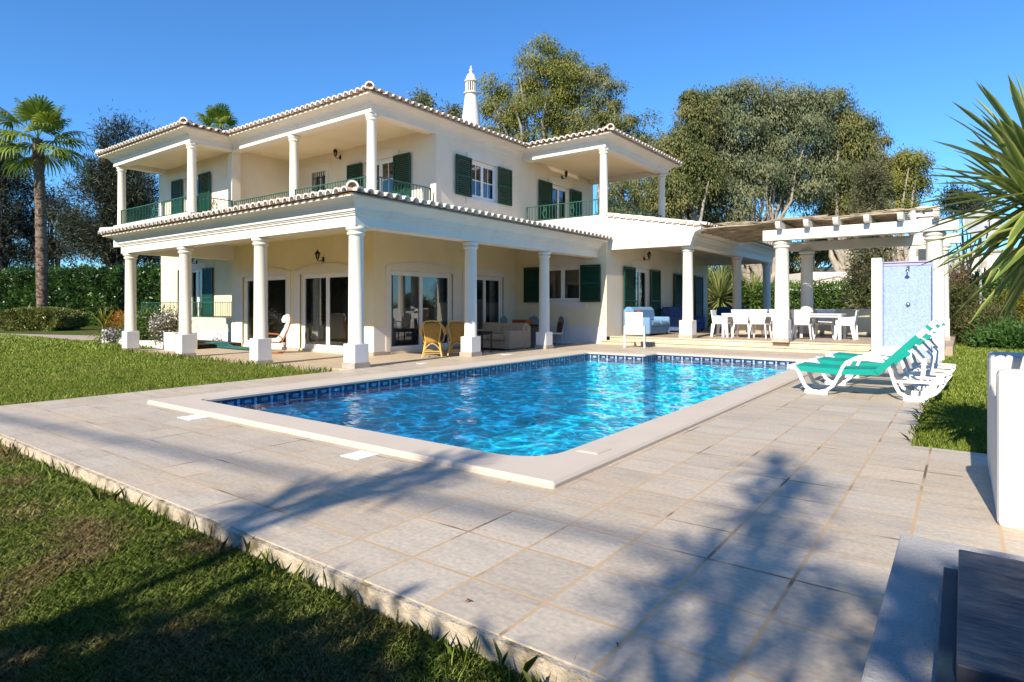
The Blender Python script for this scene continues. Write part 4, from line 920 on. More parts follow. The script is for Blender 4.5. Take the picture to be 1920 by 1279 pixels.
# wicker chairs: back to the pool
M['wicker'] = plain('woven_wicker', (0.40, 0.235, 0.05), 0.65, 0.35, 30, 0.8, 110); M['cane'] = plain('bent_cane', (0.62, 0.42, 0.13), 0.45, 0.2, 10)
def wicker(label, loc, rz):
    T = thing('wicker_armchair', label, 'chair', loc, 'wicker armchairs under the porch', local=True); T.rotation_euler = (0, 0, rz)
    m = MB(); k = 12; vs = []
    for i in range(k + 1):
        u = i / k * 2 - 1; wz = .92 - .05 * abs(u) ** 3
        for j in range(7): v = j / 6; wd = .17 + .075 * v; vs.append((u * wd, -.22 - .10 * v + .05 * u * u, .36 + (wz - .36) * v))
    m.add(vs, [(i * 7 + j, i * 7 + j + 1, i * 7 + 8 + j, i * 7 + 7 + j) for i in range(k) for j in range(6)], True); o = m.build('backrest', M['wicker'], T); q = o.modifiers.new('t', 'SOLIDIFY'); q.thickness = .025
    m = MB(); m.lathe((0, .0, .38), [(.24, 0), (.26, .03), (.24, .05), (0, .055)], 20); m.build('seat', M['wicker'], T)
    for s in (-1, 1):
        m = MB(); m.tube([(s * .16, -.2, .36), (s * .235, -.31, .86), (s * .2, -.325, .93), (s * .08, -.33, .955), (0, -.33, .96)], .018, 8)
        m.tube([(s * .18, -.30, .93), (s * .30, -.2, .78), (s * .33, 0, .62), (s * .30, .2, .58), (s * .25, .25, .4)], .02, 8); m.tube([(s * .19, -.31, .9), (s * .27, -.24, .76), (s * .30, -.02, .585)], .016, 8); m.build('armrest', M['cane'], T)
        for y, dy in ((-.2, -.1), (.2, .06)): m = MB(); m.tube([(s * .19, y, .40), (s * .21, y + dy * .4, .22), (s * .255, y + dy, 0)], [.022, .022, .02], 8); m.build('leg', M['cane'], T)
    m = MB()
    for y in (-.25, .23): m.tube([(-.23, y, .17), (.23, y, .17)], .014, 6); m.tube([(-.21 + .42 * i / 10, y + .0, .20 + .17 * math.sin(math.pi * i / 10)) for i in range(11)], .014, 6)
    for s in (-1, 1): m.tube([(s * .23, -.25, .15), (s * .23, .23, .15)], .013, 6)
    m.tube([(-.23 + .46 * i / 16, -.245, .12 + .012 * math.sin(i * 2.4)) for i in range(17)], .012, 6); m.build('stretcher', M['cane'], T)
wicker('golden wicker armchair, the fully visible left one of the pair beside the porch column', (-11.16, 11.62, T0), R(40)); wicker('golden wicker armchair half hidden behind the porch column', (-10.92, 12.35, T0), R(36))
# small dining set in the far porch corner
M['wickdark'] = plain('grey_wicker', (0.13, 0.12, 0.10), 0.8, 0.4, 40, 0.6, 90); M['frost'] = plain('grey_mesh', (0.22, 0.27, 0.27), 0.6, 0.1, 20)
DT = thing('wicker_table', 'round grey wicker table with dark glass top in the porch corner', 'table', (-11.3, 16.3, T0))
m = MB(); m.lathe((-11.3, 16.3, T0), [(.38, 0), (.36, .2), (.40, .68), (.42, .70)], 28); m.build('pedestal', M['wickdark'], DT)
m = MB(); m.lathe((-11.3, 16.3, T0), [(.56, .702), (.57, .72), (.56, .735), (0, .736)], 32); m.build('tabletop', M['black'], DT)
m = MB(); m.box(-11.78, -11.22, 15.95, 16.3, T0 + .737, T0 + .90); tag(m.build('box', plain('orange_brown_box', (0.33, 0.10, 0.035), 0.6, 0.15, 8), bevel=.01), 'orange brown box on the round wicker table', 'box')
def metal_chair(label, loc, rz, pad=False):
    T = thing('metal_chair', label, 'chair', loc, 'metal chairs round the wicker table', local=True); T.rotation_euler = (0, 0, rz)
    m = MB(); pts = [(-.2, -.2, .45), (-.22, -.27, .78)] + [(-.22 * math.cos(t), -.29, .80 + .22 * math.sin(t)) for t in [math.pi * i / 10 for i in range(11)]] + [(.22, -.27, .78), (.2, -.2, .45)]
    m.tube(pts, .014, 6); m.build('back_frame', M['greymetal'], T)
    m = MB(); P = [(-.2, -.225, .52), (.2, -.225, .52)] + [(.2 * math.cos(t), -.285, .80 + .2 * math.sin(t)) for t in [math.pi * i / 10 for i in range(11)]]
    m.add(P, [tuple(range(len(P)))]); o = m.build('back_mesh', M['frost'], T); q = o.modifiers.new('t', 'SOLIDIFY'); q.thickness = .012
    m = MB(); m.box(-.22, .22, -.21, .22, .42, .46); m.build('seat', M['sling'], T, bevel=.015)
    if pad: m = MB(); quadbox(m, [(-.19, -.19, .47), (.19, -.19, .47), (.17, -.22, .80), (-.17, -.22, .80)], .05); m.build('cushion', plain('brown_pad', (0.16, 0.06, 0.045), 0.9, 0.2, 9), T, bevel=.02)
    for sx in (-1, 1):
        for sy in (-1, 1): m = MB(); m.tube([(sx * .2, sy * .19, .43), (sx * .23, sy * .23, 0)], .012, 6); m.build('leg', M['greymetal'], T)
metal_chair('grey metal chair with round topped back behind the beige sofa, by the glass door', (-12.15, 16.35, T0), R(-90)); metal_chair('grey metal chair with round topped back under the left shutter', (-11.75, 16.95, T0), R(190))
metal_chair('metal chair with brown pad and round topped back right of the porch column', (-10.85, 17.0, T0), R(150), True)
# bentwood lounge chair with white cushion, seen from the side, facing left
PO = thing('bentwood_chair', 'bent wood lounge chair with a white headrest cushion outside the sliding door', 'chair', (-15.7, 9.9, T0), local=True); PO.rotation_euler = (0, 0, R(57))
M['wood'] = plain('reddish_bent_wood', (0.40, 0.13, 0.05), 0.4, 0.2, 9)
for y in (-.28, .28):
    m = MB(); m.strip([(-.42, y, .55), (-.2, y, .57), (.1, y, .54), (.2, y, .45), (.25, y, .28), (.28, y, .02), (.2, y, .015), (-.4, y, .012)], .05, .02, (0, 1, 0)); m.strip([(.2, y, .3), (.36, y, .62), (.46, y, .92), (.44, y, 1.06)], .035, .03, (0, 1, 0)); m.strip([(.2, y, .3), (-.1, y, .33), (-.4, y, .42)], .035, .03, (0, 1, 0)); m.build('bent_frame', M['wood'], PO)
m = MB(); P = [(-.42, .44), (-.12, .345), (.14, .33), (.24, .42), (.35, .68), (.43, .94), (.41, 1.1), (.34, 1.11), (.34, .93), (.26, .70), (.15, .50), (.06, .42), (-.12, .42), (-.4, .50)]
m.prism(P, lambda x, z: (x, -.25, z), lambda x, z: (x, .25, z), True); m.build('cushion', M['sling'], PO, bevel=.02)
m = MB(); m.prism([(.36, 1.11), (.25, 1.06), (.2, .95), (.22, .88), (.30, .87), (.34, .93)], lambda x, z: (x, -.24, z), lambda x, z: (x, .24, z)); m.build('headrest', M['sling'], PO, bevel=.03)
# teal folded lounger lying on the terrace
FP = thing('folded_lounger', 'dark teal folded garden lounger lying flat on the left terrace', 'lounger', (-19.3, 10.3, T0))
M['tealdark'] = plain('dark_teal_plastic', (0.012, 0.12, 0.125), 0.5, 0.2, 6)
m = MB(); m.prism([(-20.0, T0 + .02), (-18.9, T0 + .02), (-18.95, T0 + .06), (-19.35, T0 + .17), (-19.85, T0 + .17)], lambda x, z: (x, 10.05, z), lambda x, z: (x, 10.5, z)); m.build('shell', M['tealdark'], FP, bevel=.02)
m = MB(); m.box(-18.9, -17.1, 10.0, 10.25, T0 + .03, T0 + .06); m.tube([(-18.9, 10.42, T0 + .05), (-17.1, 10.35, T0 + .05)], .025, 6); m.build('flat_leaf', M['tealdark'], FP, bevel=.01)
m = MB(); m.box(-20.12, -19.9, 10.05, 10.45, T0, T0 + .13); m.box(-19.72, -19.6, 10.03, 10.08, T0, T0 + .1); m.build('foot', M['black'], FP, bevel=.02)
for k, (dx, dz) in enumerate(((0, .0), (.25, .05), (-.3, -.1), (.5, -.15))):
    pass

# ------------------------------------------------------------- white masonry planter and stone bench, right foreground
PLN = thing('planter_wall', 'white masonry planter with a tall rounded front wall at the right edge', 'planter', (.6, 5, 0))
m = MB(); m.box(.15, 2.3, 4.26, 4.44, -.01, .85); m.build('front_wall', M['white'], PLN, bevel=.03)
m = MB(); m.box(.153, .32, 4.44, 5.46, -.01, .66); m.build('side_wall', M['white'], PLN, bevel=.01)
m = MB(); m.box(.15, 2.3, 5.46, 6.02, -.05, .85); m.build('back_wall', M['white'], PLN, bevel=.03)
m = MB(); m.box(.33, 2.3, 4.45, 5.55, -.01, .58); m.build('soil', plain('dark_soil', (0.05, 0.035, 0.022), 1, 0.4, 9, 1, 20), PLN)
BN = thing('stone_bench', 'grey concrete bench block in the lower right corner', 'bench', (.6, 2.2, 0))
def concrete():
    t = NT('pitted_concrete'); c = t.ramp(t.noise(3, 8), [(0.3, (0.33, 0.315, 0.29)), (0.55, (0.42, 0.40, 0.37)), (0.75, (0.48, 0.46, 0.42))])
    p = t.ramp(t.noise(140, 3), [(0.30, (0.6,) * 3), (0.46, (1, 1, 1))]); d = t.ramp(t.noise(2.5, 5), [(0.55, (1, 1, 1)), (0.8, (0.72, 0.66, 0.55))])
    c = t.mix(1.0, t.mix(1.0, c, p, 'MULTIPLY'), d, 'MULTIPLY')
    t.pbr(c, 0.9, t.bump(t.noise(55, 4), 0.6, 0.008), 0.15); return t.m
m = MB(); m.box(-.2, 1.6, .6, 2.87, -.01, .30); m.build('block', concrete(), BN, bevel=.008)
TB = thing('slate_table', 'low table with dark weathered slate top and blue grey frame on the concrete bench', 'table', (.5, 2.0, .3))
def slate():
    t = NT('weathered_slate'); c = t.ramp(t.noise(2.2, 9, stretch=(1, 2.2, 1), rough=0.65), [(0.36, (0.010, 0.012, 0.022)), (0.45, (0.05, 0.048, 0.055)), (0.58, (0.10, 0.088, 0.088)), (0.8, (0.14, 0.125, 0.12))])
    t.pbr(c, t.ramp(t.noise(5, 4), [(0.3, (0.35,) * 3), (0.7, (0.65,) * 3)]), t.bump(t.noise(4, 9, stretch=(1, 2.2, 1)), 0.5, 0.02), 0.4); return t.m
m = MB(); m.box(-.012, 1.5, 1.64, 2.42, .375, .425); m.build('slate_top', slate(), TB, bevel=.004)
M['bluegrey'] = plain('blue_grey_paint', (0.035, 0.06, 0.075), 0.6, 0.3, 7)
m = MB(); m.box(-.05, .02, 1.60, 2.38, .30, .372); m.box(-.05, 1.5, 1.60, 1.66, .30, .371); m.build('frame', M['bluegrey'], TB, bevel=.003)
# pool skimmer lids and drain covers
M['lid'] = plain('white_plastic_lid', (0.78, 0.77, 0.74), 0.5, 0.08, 8)
def lid(label, x0, x1, y0, y1, z=0.0, mat='lid'):
    m = MB(); m.box(x0, x1, y0, y1, z - .01, z + .006); m.box(x0 + .02, x1 - .02, y0 + .02, y1 - .02, z, z + .0085); tag(m.build('skimmer_lid', M[mat], bevel=.003), label, 'lid', 'white lids set into the paving')
lid('white square lid in the paving near the left front corner of the pool', -6.82, -6.55, 3.15, 3.36); lid('white square lid in the paving halfway along the front edge of the pool', -4.02, -3.80, 3.12, 3.34)
lid('small white lid between the pool edge and the corner column', -9.22, -9.05, 9.1, 9.3); lid('small white lid between the pool edge and the middle column', -9.22, -9.05, 12.0, 12.3)
lid('pale lid set in the pool coping near the closest corner', -2.48, -2.29, 4.22, 4.46, .0445, 'coping')
# left planter walls by the house
LP = thing('flower_planter', 'white curved planter walls full of flowers at the left end of the villa', 'planter', (-22, 8.9, -.14))
def curved(x0, x1, y, h0, h1, n=12, sag=.12):
    m = MB(); top = [(x0 + (x1 - x0) * i / n, h0 + (h1 - h0) * i / n - sag * math.sin(math.pi * i / n)) for i in range(n + 1)]
    m.prism([(x1, -.16), (x0, -.16)] + top, lambda x, z: (x, y, z), lambda x, z: (x, y + .16, z)); return m
curved(-25.2, -21.2, 9.0, .36, .10, sag=.16).build('planter_wall', M['white'], LP, bevel=.015); curved(-21.2, -19.8, 9.0, .10, .22, sag=.1).build('planter_wall', M['white'], LP, bevel=.015)
m = MB(); m.box(-25.2, -25.04, 9.16, 11.0, -.16, .35); m.build('planter_wall', M['white'], LP); m = MB(); m.box(-19.8, -19.02, 8.72, 8.9, -.16, .40); m.box(-19.2, -19.02, 8.9, 9.4, -.16, .40); m.box(-19.8, -19.62, 8.9, 9.2, -.16, .40); m.build('planter_box', M['plinth'], LP, bevel=.01)
m = MB(); m.box(-25.03, -19.2, 9.17, 11.0, -.16, .0); m.build('soil', M['bluegrey'] if False else bpy.data.materials['dark_soil'], LP)
# ------------------------------------------------------------- plants
M['bark'] = plain('grey_bark', (0.20, 0.16, 0.12), 0.95, 0.4, 3, 0.8, 12); M['palebark'] = plain('pale_gum_bark', (0.36, 0.31, 0.25), 0.9, 0.35, 2.5, 0.5, 8)
M['darkbark'] = plain('dark_bark', (0.035, 0.03, 0.028), 0.95, 0.4, 3); M['core'] = plain('hedge_core', (0.014, 0.02, 0.008), 1.0, 0.4, 4)
G = {
 'gum': leafmat('gum_leaves', [(0.0326, 0.0498, 0.0174), (0.0978, 0.1206, 0.0377), (0.2023, 0.2036, 0.0653), (0.2871, 0.2413, 0.087)], 0.3, 0.62),
 'gumgrey': leafmat('grey_gum_leaves', [(0.0391, 0.0603, 0.0319), (0.1109, 0.1432, 0.0725), (0.2023, 0.2262, 0.116), (0.2871, 0.2564, 0.1232)], 0.3, 0.62),
 'gumgold': leafmat('golden_gum_leaves', [(0.0468, 0.0676, 0.0156), (0.1404, 0.1622, 0.0364), (0.2574, 0.2569, 0.0585), (0.3042, 0.2704, 0.065)], 0.3, 0.62),
 'dark': leafmat('dark_needles', [(0.010, 0.014, 0.009), (0.028, 0.036, 0.020), (0.065, 0.072, 0.040), (0.12, 0.115, 0.07)], 0.15, 0.3),
 'hedge': leafmat('glossy_hedge_leaves', [(0.0125, 0.0325, 0.0075), (0.0375, 0.085, 0.015), (0.0875, 0.175, 0.0312)], 0.25, 0.8, 0.3, 0.5),
 'clipped': leafmat('clipped_hedge_leaves', [(0.06, 0.08, 0.015), (0.15, 0.175, 0.035), (0.27, 0.27, 0.08)], 0.3, 1.2, 0.35, 0.4),
 'bright': leafmat('bright_hedge_leaves', [(0.03, 0.07, 0.010), (0.085, 0.17, 0.022), (0.15, 0.26, 0.04)], 0.35, 1.0),
 'olive': leafmat('olive_shrub_leaves', [(0.03, 0.035, 0.012), (0.09, 0.10, 0.03), (0.19, 0.18, 0.07)], 0.3, 1.0),
 'brown': leafmat('brown_dry_leaves', [(0.05, 0.032, 0.018), (0.14, 0.09, 0.05), (0.22, 0.15, 0.08)], 0.3, 1.0),
 'yellow': leafmat('yellow_green_leaves', [(0.07, 0.10, 0.01), (0.20, 0.22, 0.025), (0.36, 0.30, 0.04)], 0.35, 1.4),
 'green': leafmat('fresh_green_leaves', [(0.02, 0.055, 0.012), (0.06, 0.14, 0.03), (0.12, 0.22, 0.05)], 0.35, 1.2),
 'cypress': leafmat('grey_green_foliage', [(0.05, 0.055, 0.03), (0.13, 0.13, 0.06), (0.22, 0.20, 0.10)], 0.3, 0.8),
 'purple': leafmat('mauve_petals', [(0.30, 0.20, 0.36), (0.50, 0.38, 0.52)], 0.3, 2), 'pinkwhite': leafmat('white_petals', [(0.6, 0.52, 0.55), (0.8, 0.75, 0.75)], 0.3, 2),
 'orange': leafmat('orange_leaves', [(0.38, 0.13, 0.02), (0.60, 0.28, 0.04)], 0.3, 2),
 'fan': leafmat('fan_palm_leaves', [(0.0425, 0.085, 0.0136), (0.153, 0.221, 0.0306), (0.374, 0.425, 0.068)], 0.3, 0.5),
 'sword': leafmat('sword_leaves', [(0.075, 0.14, 0.03), (0.14, 0.23, 0.05), (0.22, 0.31, 0.075)], 0.3, 1.0, 0.4, 0.4),
 'swordedge': leafmat('sword_leaf_margins', [(0.30, 0.32, 0.07), (0.46, 0.45, 0.14)], 0.3, 1.0, 0.4, 0.4),
 'swordfar': leafmat('pale_sword_leaves', [(0.10, 0.14, 0.03), (0.26, 0.29, 0.08), (0.40, 0.40, 0.16)], 0.3, 1.0, 0.45, 0.3),
}
def foliage(name, mat, par, blobs, clumps, per, r, L, W, droop=0.0, hollow=.5, outw=.5, jitter=.8, up=0.0):
    P, C, cc = clump_points(blobs, clumps, per, r, hollow)
    D = unit(P - C) * outw + rng.normal(size=P.shape) * jitter * .6 + np.array([0, 0, -droop + up])
    n = len(P); V, Fa = leaf_arrays(P, D, L * (.6 + .8 * rng.random(n)), W * (.6 + .8 * rng.random(n)))
    np_mesh(name, V, Fa, G[mat], par); return cc
def gum(name, label, u, d, blobs, mat, clumps, per, r, nb, r0, L=.21, W=.07, droop=.7, fork=.35):
    T = thing(name, label, 'tree', ground(u, d))
    C = np.array([b[0] for b in blobs], float); Rr = np.array([b[1] for b in blobs], float); wgt = Rr.prod(1) ** (2 / 3)
    idx = rng.choice(len(blobs), clumps, p=wgt / wgt.sum()); dd = unit(rng.normal(size=(clumps, 3))); cc = C[idx] + dd * (.62 + .38 * rng.random((clumps, 1))) * Rr[idx]
    rr = r * (.55 + .9 * rng.random((clumps, 1))); n = clumps * per
    N = rng.normal(size=(n, 3)); N[:, 2] = N[:, 2] * .8 + .25; N = unit(N); shell = np.clip(np.abs(rng.normal(.78, .22, (n, 1))), .1, 1.15)
    rep = lambda a: np.repeat(a, per, 0)
    P = rep(cc) + N * shell * rep(rr) * np.array([1.15, 1.15, .85]); P[:, 2] -= rep(rr)[:, 0] * .25 * rng.random(n)
    D = N * .35 + rng.normal(size=(n, 3)) * .35 + np.array([0, 0, -droop])
    V, Fa = leaf_arrays(P, D, L * (.6 + .8 * rng.random(n)), W * (.6 + .8 * rng.random(n)), N)
    np_mesh('crown', V, Fa, G[mat], T)
    branches(T, ground(u, d), [tuple(c) for c in cc[rng.choice(clumps, nb, replace=False)]], r0, 'palebark', fork=fork, wob=.08)
def branches(par, base, targets, r0, mat, name='trunk', fork=.45, n=6, wob=.05, extra=()):
    m = MB(); base = Vector(base); top = Vector(np.mean([tuple(t) for t in targets], 0)); f = base.lerp(top, fork)
    for t in targets:
        t = Vector(t); pts = []; h = (t - base).length
        for i in range(9):
            u = i / 8; p = base.lerp(f, min(1, u / fork)) if u < fork * .6 else None
            a = base.lerp(f, u); b = f.lerp(t, u); p = a.lerp(b, u); p += Vector((random.uniform(-1, 1), random.uniform(-1, 1), 0)) * wob * h * u * (1 - u) * 2
            pts.append(p)
        m.tube(pts, [r0 * (1 - .86 * i / 8) for i in range(9)], n)
    m.build(name, M[mat], par)
def tree(name, label, cat, base, blobs, mat, clumps, per, r, L, W, bark='palebark', r0=.35, nb=10, droop=.6, fork=.4, group=None, hollow=.45, **kw):
    T = thing(name, label, cat, base, group)
    cc = foliage('crown', mat, T, blobs, clumps, per, r, L, W, droop, hollow, **kw)
    tg = cc[rng.choice(len(cc), nb, replace=False)]
    branches(T, base, [tuple(c) for c in tg], r0, bark, fork=fork); return T
def W3(u, v, d):   # a point at depth d seen at photo position u, v (used only to lay the trees out in the garden)
    q = (u - 960) / 1145; fx, fy = -math.sin(YAW), math.cos(YAW); rx, ry = math.cos(YAW), math.sin(YAW)
    return (d * (fx + q * rx), d * (fy + q * ry), CAMZ + (574.5 - v) / 1145 * d)
def blob(u, v, d, ru, rv, rd=None):
    k = d / 1145; c = W3(u, v, d); return (c, (ru * k, (rd or ru) * k, rv * k))
def ground(u, d): p = W3(u, 600, d); return (p[0], p[1], -.14)
# gums behind the house and to its right
gum('gum_tree', 'tall rounded gum tree with golden green crown behind the villa roof', 1030, 50,
    [blob(1018, 98, 50, 34, 26), blob(1060, 125, 50, 40, 26), blob(985, 140, 50, 44, 34), blob(1085, 160, 50, 42, 36), blob(1030, 165, 50, 56, 36), blob(945, 195, 50, 40, 32), blob(1000, 215, 50, 60, 36), blob(1075, 215, 50, 48, 36), blob(925, 165, 50, 20, 18), blob(940, 245, 50, 36, 26), blob(1020, 270, 50, 70, 30)],
    'gumgold', 200, 300, .80, 24, .40, fork=.6)
gum('gum_tree', 'slim gum tree with sparse crown between the tall gum and the right balcony roof', 1150, 47,
    [blob(1122, 140, 47, 18, 20), blob(1145, 165, 47, 22, 18), blob(1128, 200, 47, 34, 22)], 'gumgrey', 26, 260, .65, 8, .2, fork=.6)
gum('gum_tree', 'low dark green tree directly behind the right balcony roof', 1190, 44, [blob(1160, 220, 44, 40, 28), blob(1198, 240, 44, 34, 30), blob(1120, 240, 44, 44, 28), blob(1220, 290, 44, 36, 40), blob(1175, 365, 44, 44, 34), blob(1240, 345, 44, 40, 44), blob(1215, 410, 44, 50, 30), blob(1150, 420, 44, 40, 26)], 'gum', 130, 280, .7, 8, .3)
gum('gum_tree', 'huge spreading gum tree with olive brown weeping crown right of the villa', 1430, 42,
    [blob(1412, 185, 42, 50, 28), blob(1350, 205, 42, 44, 34), blob(1470, 195, 42, 44, 30), blob(1520, 205, 42, 34, 32), blob(1395, 250, 42, 70, 46), blob(1480, 265, 42, 70, 50), blob(1335, 290, 42, 46, 50), blob(1420, 330, 42, 66, 46), blob(1500, 340, 42, 60, 46), blob(1360, 380, 42, 60, 40)],
    'gumgrey', 330, 330, .85, 24, .26, droop=1.0)
gum('gum_tree', 'bushy olive gum tree beside the right balcony, left side of the great crown', 1290, 40, [blob(1300, 235, 40, 34, 34), blob(1268, 290, 40, 34, 40), blob(1312, 320, 40, 40, 46), blob(1262, 365, 40, 40, 40), blob(1305, 188, 40, 22, 18)], 'gum', 150, 320, .75, 14, .36, droop=.9)
gum('gum_tree', 'gum tree with wispy right edge at the right side of the great crown', 1580, 43, [blob(1552, 205, 43, 36, 34), blob(1592, 255, 43, 38, 34), blob(1565, 315, 43, 48, 46), blob(1618, 300, 43, 28, 44), blob(1650, 262, 43, 18, 7), blob(1590, 385, 43, 46, 40)], 'gum', 170, 320, .8, 18, .38, droop=1.0)
gum('gum_tree', 'smaller golden gum tree standing alone left of the barbecue chimney', 1680, 45, [blob(1692, 308, 45, 34, 20), blob(1672, 345, 45, 34, 28), blob(1712, 350, 45, 26, 28), blob(1662, 390, 45, 28, 24), blob(1705, 395, 45, 24, 20)], 'gumgold', 90, 300, .75, 10, .28, droop=.8)
gum('gum_tree', 'dark lower foliage of a gum behind the pergola columns', 1500, 47, [blob(1500, 440, 47, 60, 40), blob(1570, 450, 47, 45, 44), blob(1420, 450, 47, 50, 44), blob(1340, 440, 47, 50, 40), blob(1350, 500, 47, 50, 40), blob(1400, 500, 47, 45, 34), blob(1500, 490, 47, 50, 30)], 'gum', 170, 300, .8, 14, .3, droop=1.0, fork=.2)
tree('pine_tree', 'small dark sparse tree behind the right satellite dish', 'tree', ground(1810, 52), [blob(1800, 375, 52, 24, 20), blob(1825, 385, 52, 22, 18), blob(1780, 390, 52, 14, 14), blob(1850, 380, 52, 18, 20)], 'dark', 60, 70, .4, .4, .07, 'darkbark', .14, 8, .0)
tree('cypress', 'tall narrow grey green cypress between the pergola and the shower', 'tree', ground(1632, 30), [blob(1628, 590, 30, 42, 40), blob(1630, 520, 30, 34, 46), blob(1632, 455, 30, 30, 46), blob(1630, 395, 30, 26, 44), blob(1632, 345, 30, 20, 36)], 'cypress', 240, 110, .28, .22, .05, 'bark', .14, 6, .1, hollow=.3)
for u, v, d, ru, rv, lab in ((790, 193, 60, 18, 14, 'small dark treetop just showing over the front roof edge'), (848, 216, 60, 16, 8, 'tiny dark treetop showing left of the white chimney')):
    tree('tree', lab, 'tree', ground(u, d), [blob(u, v, d, ru, rv), blob(u + 4, v + 22, d, ru, rv)], 'gum', 26, 90, .4, .4, .1, 'bark', .16, 5, .2)
# dark casuarinas on the left
def casu(label, u, d, blobs, n, nb=14, r0=.26): return tree('casuarina', label, 'tree', ground(u, d), blobs, 'dark', int(n * 1.3), 70, .45, .42, .06, 'darkbark', r0, nb, -.25, .5, 'dark casuarina trees on the left', hollow=.2, jitter=1.0)
casu('dark feathery casuarina at the left edge of the photo behind the fan palm', 15, 54, [blob(0, 330, 54, 40, 50), blob(12, 400, 54, 34, 60), blob(-10, 470, 54, 40, 55), blob(5, 290, 54, 26, 30)], 190)
casu('tall dark casuarina with pointed wispy tips against the left balcony', 230, 52, [blob(232, 250, 52, 14, 34), blob(200, 255, 52, 10, 30), blob(270, 250, 52, 10, 26), blob(225, 310, 52, 40, 40), blob(185, 330, 52, 36, 36), blob(210, 380, 52, 55, 50), blob(260, 380, 52, 40, 60), blob(225, 450, 52, 65, 50), blob(280, 460, 52, 40, 50), blob(160, 445, 52, 42, 45)], 520, 26, .34)
casu('thin open casuarina between the fan palm and the tall dark one', 115, 56, [blob(105, 385, 56, 26, 22), blob(125, 420, 56, 34, 30), blob(60, 360, 56, 18, 20), blob(50, 420, 56, 30, 40), blob(95, 470, 56, 40, 34), blob(140, 360, 56, 14, 16)], 150, 12, .2)
casu('bare stemmed casuarina at the far left above the hedge', 50, 58, [blob(40, 480, 58, 26, 20), blob(62, 440, 58, 20, 18)], 36, 6, .16)
# fan palms
def fan_leaf(V, F, base, az, el, pet, size, nb=26, droop=.5):
    base = np.array(base); d = np.array([math.cos(az) * math.cos(el), math.sin(az) * math.cos(el), math.sin(el)]); s = np.array([-math.sin(az), math.cos(az), 0.0]); u = np.cross(s, d) * -1
    if u[2] < 0: u = -u
    c = base + d * pet + np.array([0, 0, -pet * pet * .05 * droop])
    w = .025
    b = len(V); V += [base - s * w, base + s * w, c + s * w * .6, c - s * w * .6]; F.append((b, b + 1, b + 2, b + 3))
    for i in range(nb):
        t = (i / (nb - 1) * 2 - 1) * R(118); dr = d * math.cos(t) + s * math.sin(t); L = size * (.72 + .28 * math.cos(t)) * random.uniform(.9, 1.08); wd = size * .05; pw = np.cross(dr, u)
        fold = u * wd * (.5 if i % 2 else -.5)
        k1 = c + dr * L * .5 + np.array([0, 0, -.03 * L * droop]) + fold; k2 = c + dr * L * .8 + np.array([0, 0, -.16 * L * droop]); k3 = c + dr * L * .95 + np.array([0, 0, -.45 * L * droop])
        b = len(V); V += [c, c, k1 + pw * wd, k1 - pw * wd, k2 + pw * wd * .6, k2 - pw * wd * .6, k3, k3 + pw * .004]
        F += [(b, b + 2, b + 3, b + 1), (b + 2, b + 4, b + 5, b + 3), (b + 4, b + 7, b + 6, b + 5)]
def fan_palm(label, base, top, n, pet, size, r0, r1, seed, ring=True):
    random.seed(seed); T = thing('fan_palm', label, 'palm', base); base, top = Vector(base), Vector(top); m = MB(); pts = []; rr = []
    for i in range(40):
        u = i / 39; p = base.lerp(top, u); p.x += .25 * math.sin(u * 2.6); pts.append(p); rr.append((r0 * (1 + .55 * max(0, .12 - u) / .12) * (1 - u) + r1 * u) * random.uniform(.94, 1.06))
    m.tube(pts, rr, 14)
    for i in range(620):   # cut leaf bases
        u = random.random(); p = base.lerp(top, u); p.x += .25 * math.sin(u * 2.6); a = random.random() * 6.28; r_ = (r0 * (1 + .55 * max(0, .12 - u) / .12) * (1 - u) + r1 * u); o = Vector((math.cos(a), math.sin(a), 0)); t = Vector((-o.y, o.x, 0))
        q = p + o * r_ * .95; m.add([q - t * .09, q + t * .09, q + o * random.uniform(.06, .13) + Vector((0, 0, .16)), q + Vector((0, 0, .02))], [(0, 1, 2), (1, 3, 2), (3, 0, 2)])
    m.build('trunk', plain('palm_trunk', (0.21, 0.15, 0.105), 0.95, 0.5, 7, 0.8, 20) if 'palm' not in M else M['palm'], T)
    V, F = [], []; tp = np.array(pts[-1])
    for i in range(n):
        el = R(78) - R(112) * (i / (n - 1)) ** .9; fan_leaf(V, F, tp + np.array([0, 0, .1]), i * 2.4 + random.uniform(-.3, .3), el, pet * random.uniform(.85, 1.1), size * random.uniform(.9, 1.1), droop=.5 + .5 * (1 - math.sin(max(el, -.2))))
    np_mesh('crown', np.array(V), np.array(F), G['fan'], T)
fan_palm('tall fan palm with rough grey trunk left of the villa', ground(80, 36), W3(69, 262, 36), 26, 1.5, 1.4, .31, .24, 3)
fan_palm('fan palm crown rising behind the left part of the roof', ground(410, 44), W3(410, 243, 44), 20, .9, 1.15, .3, .25, 8)
random.seed(21)
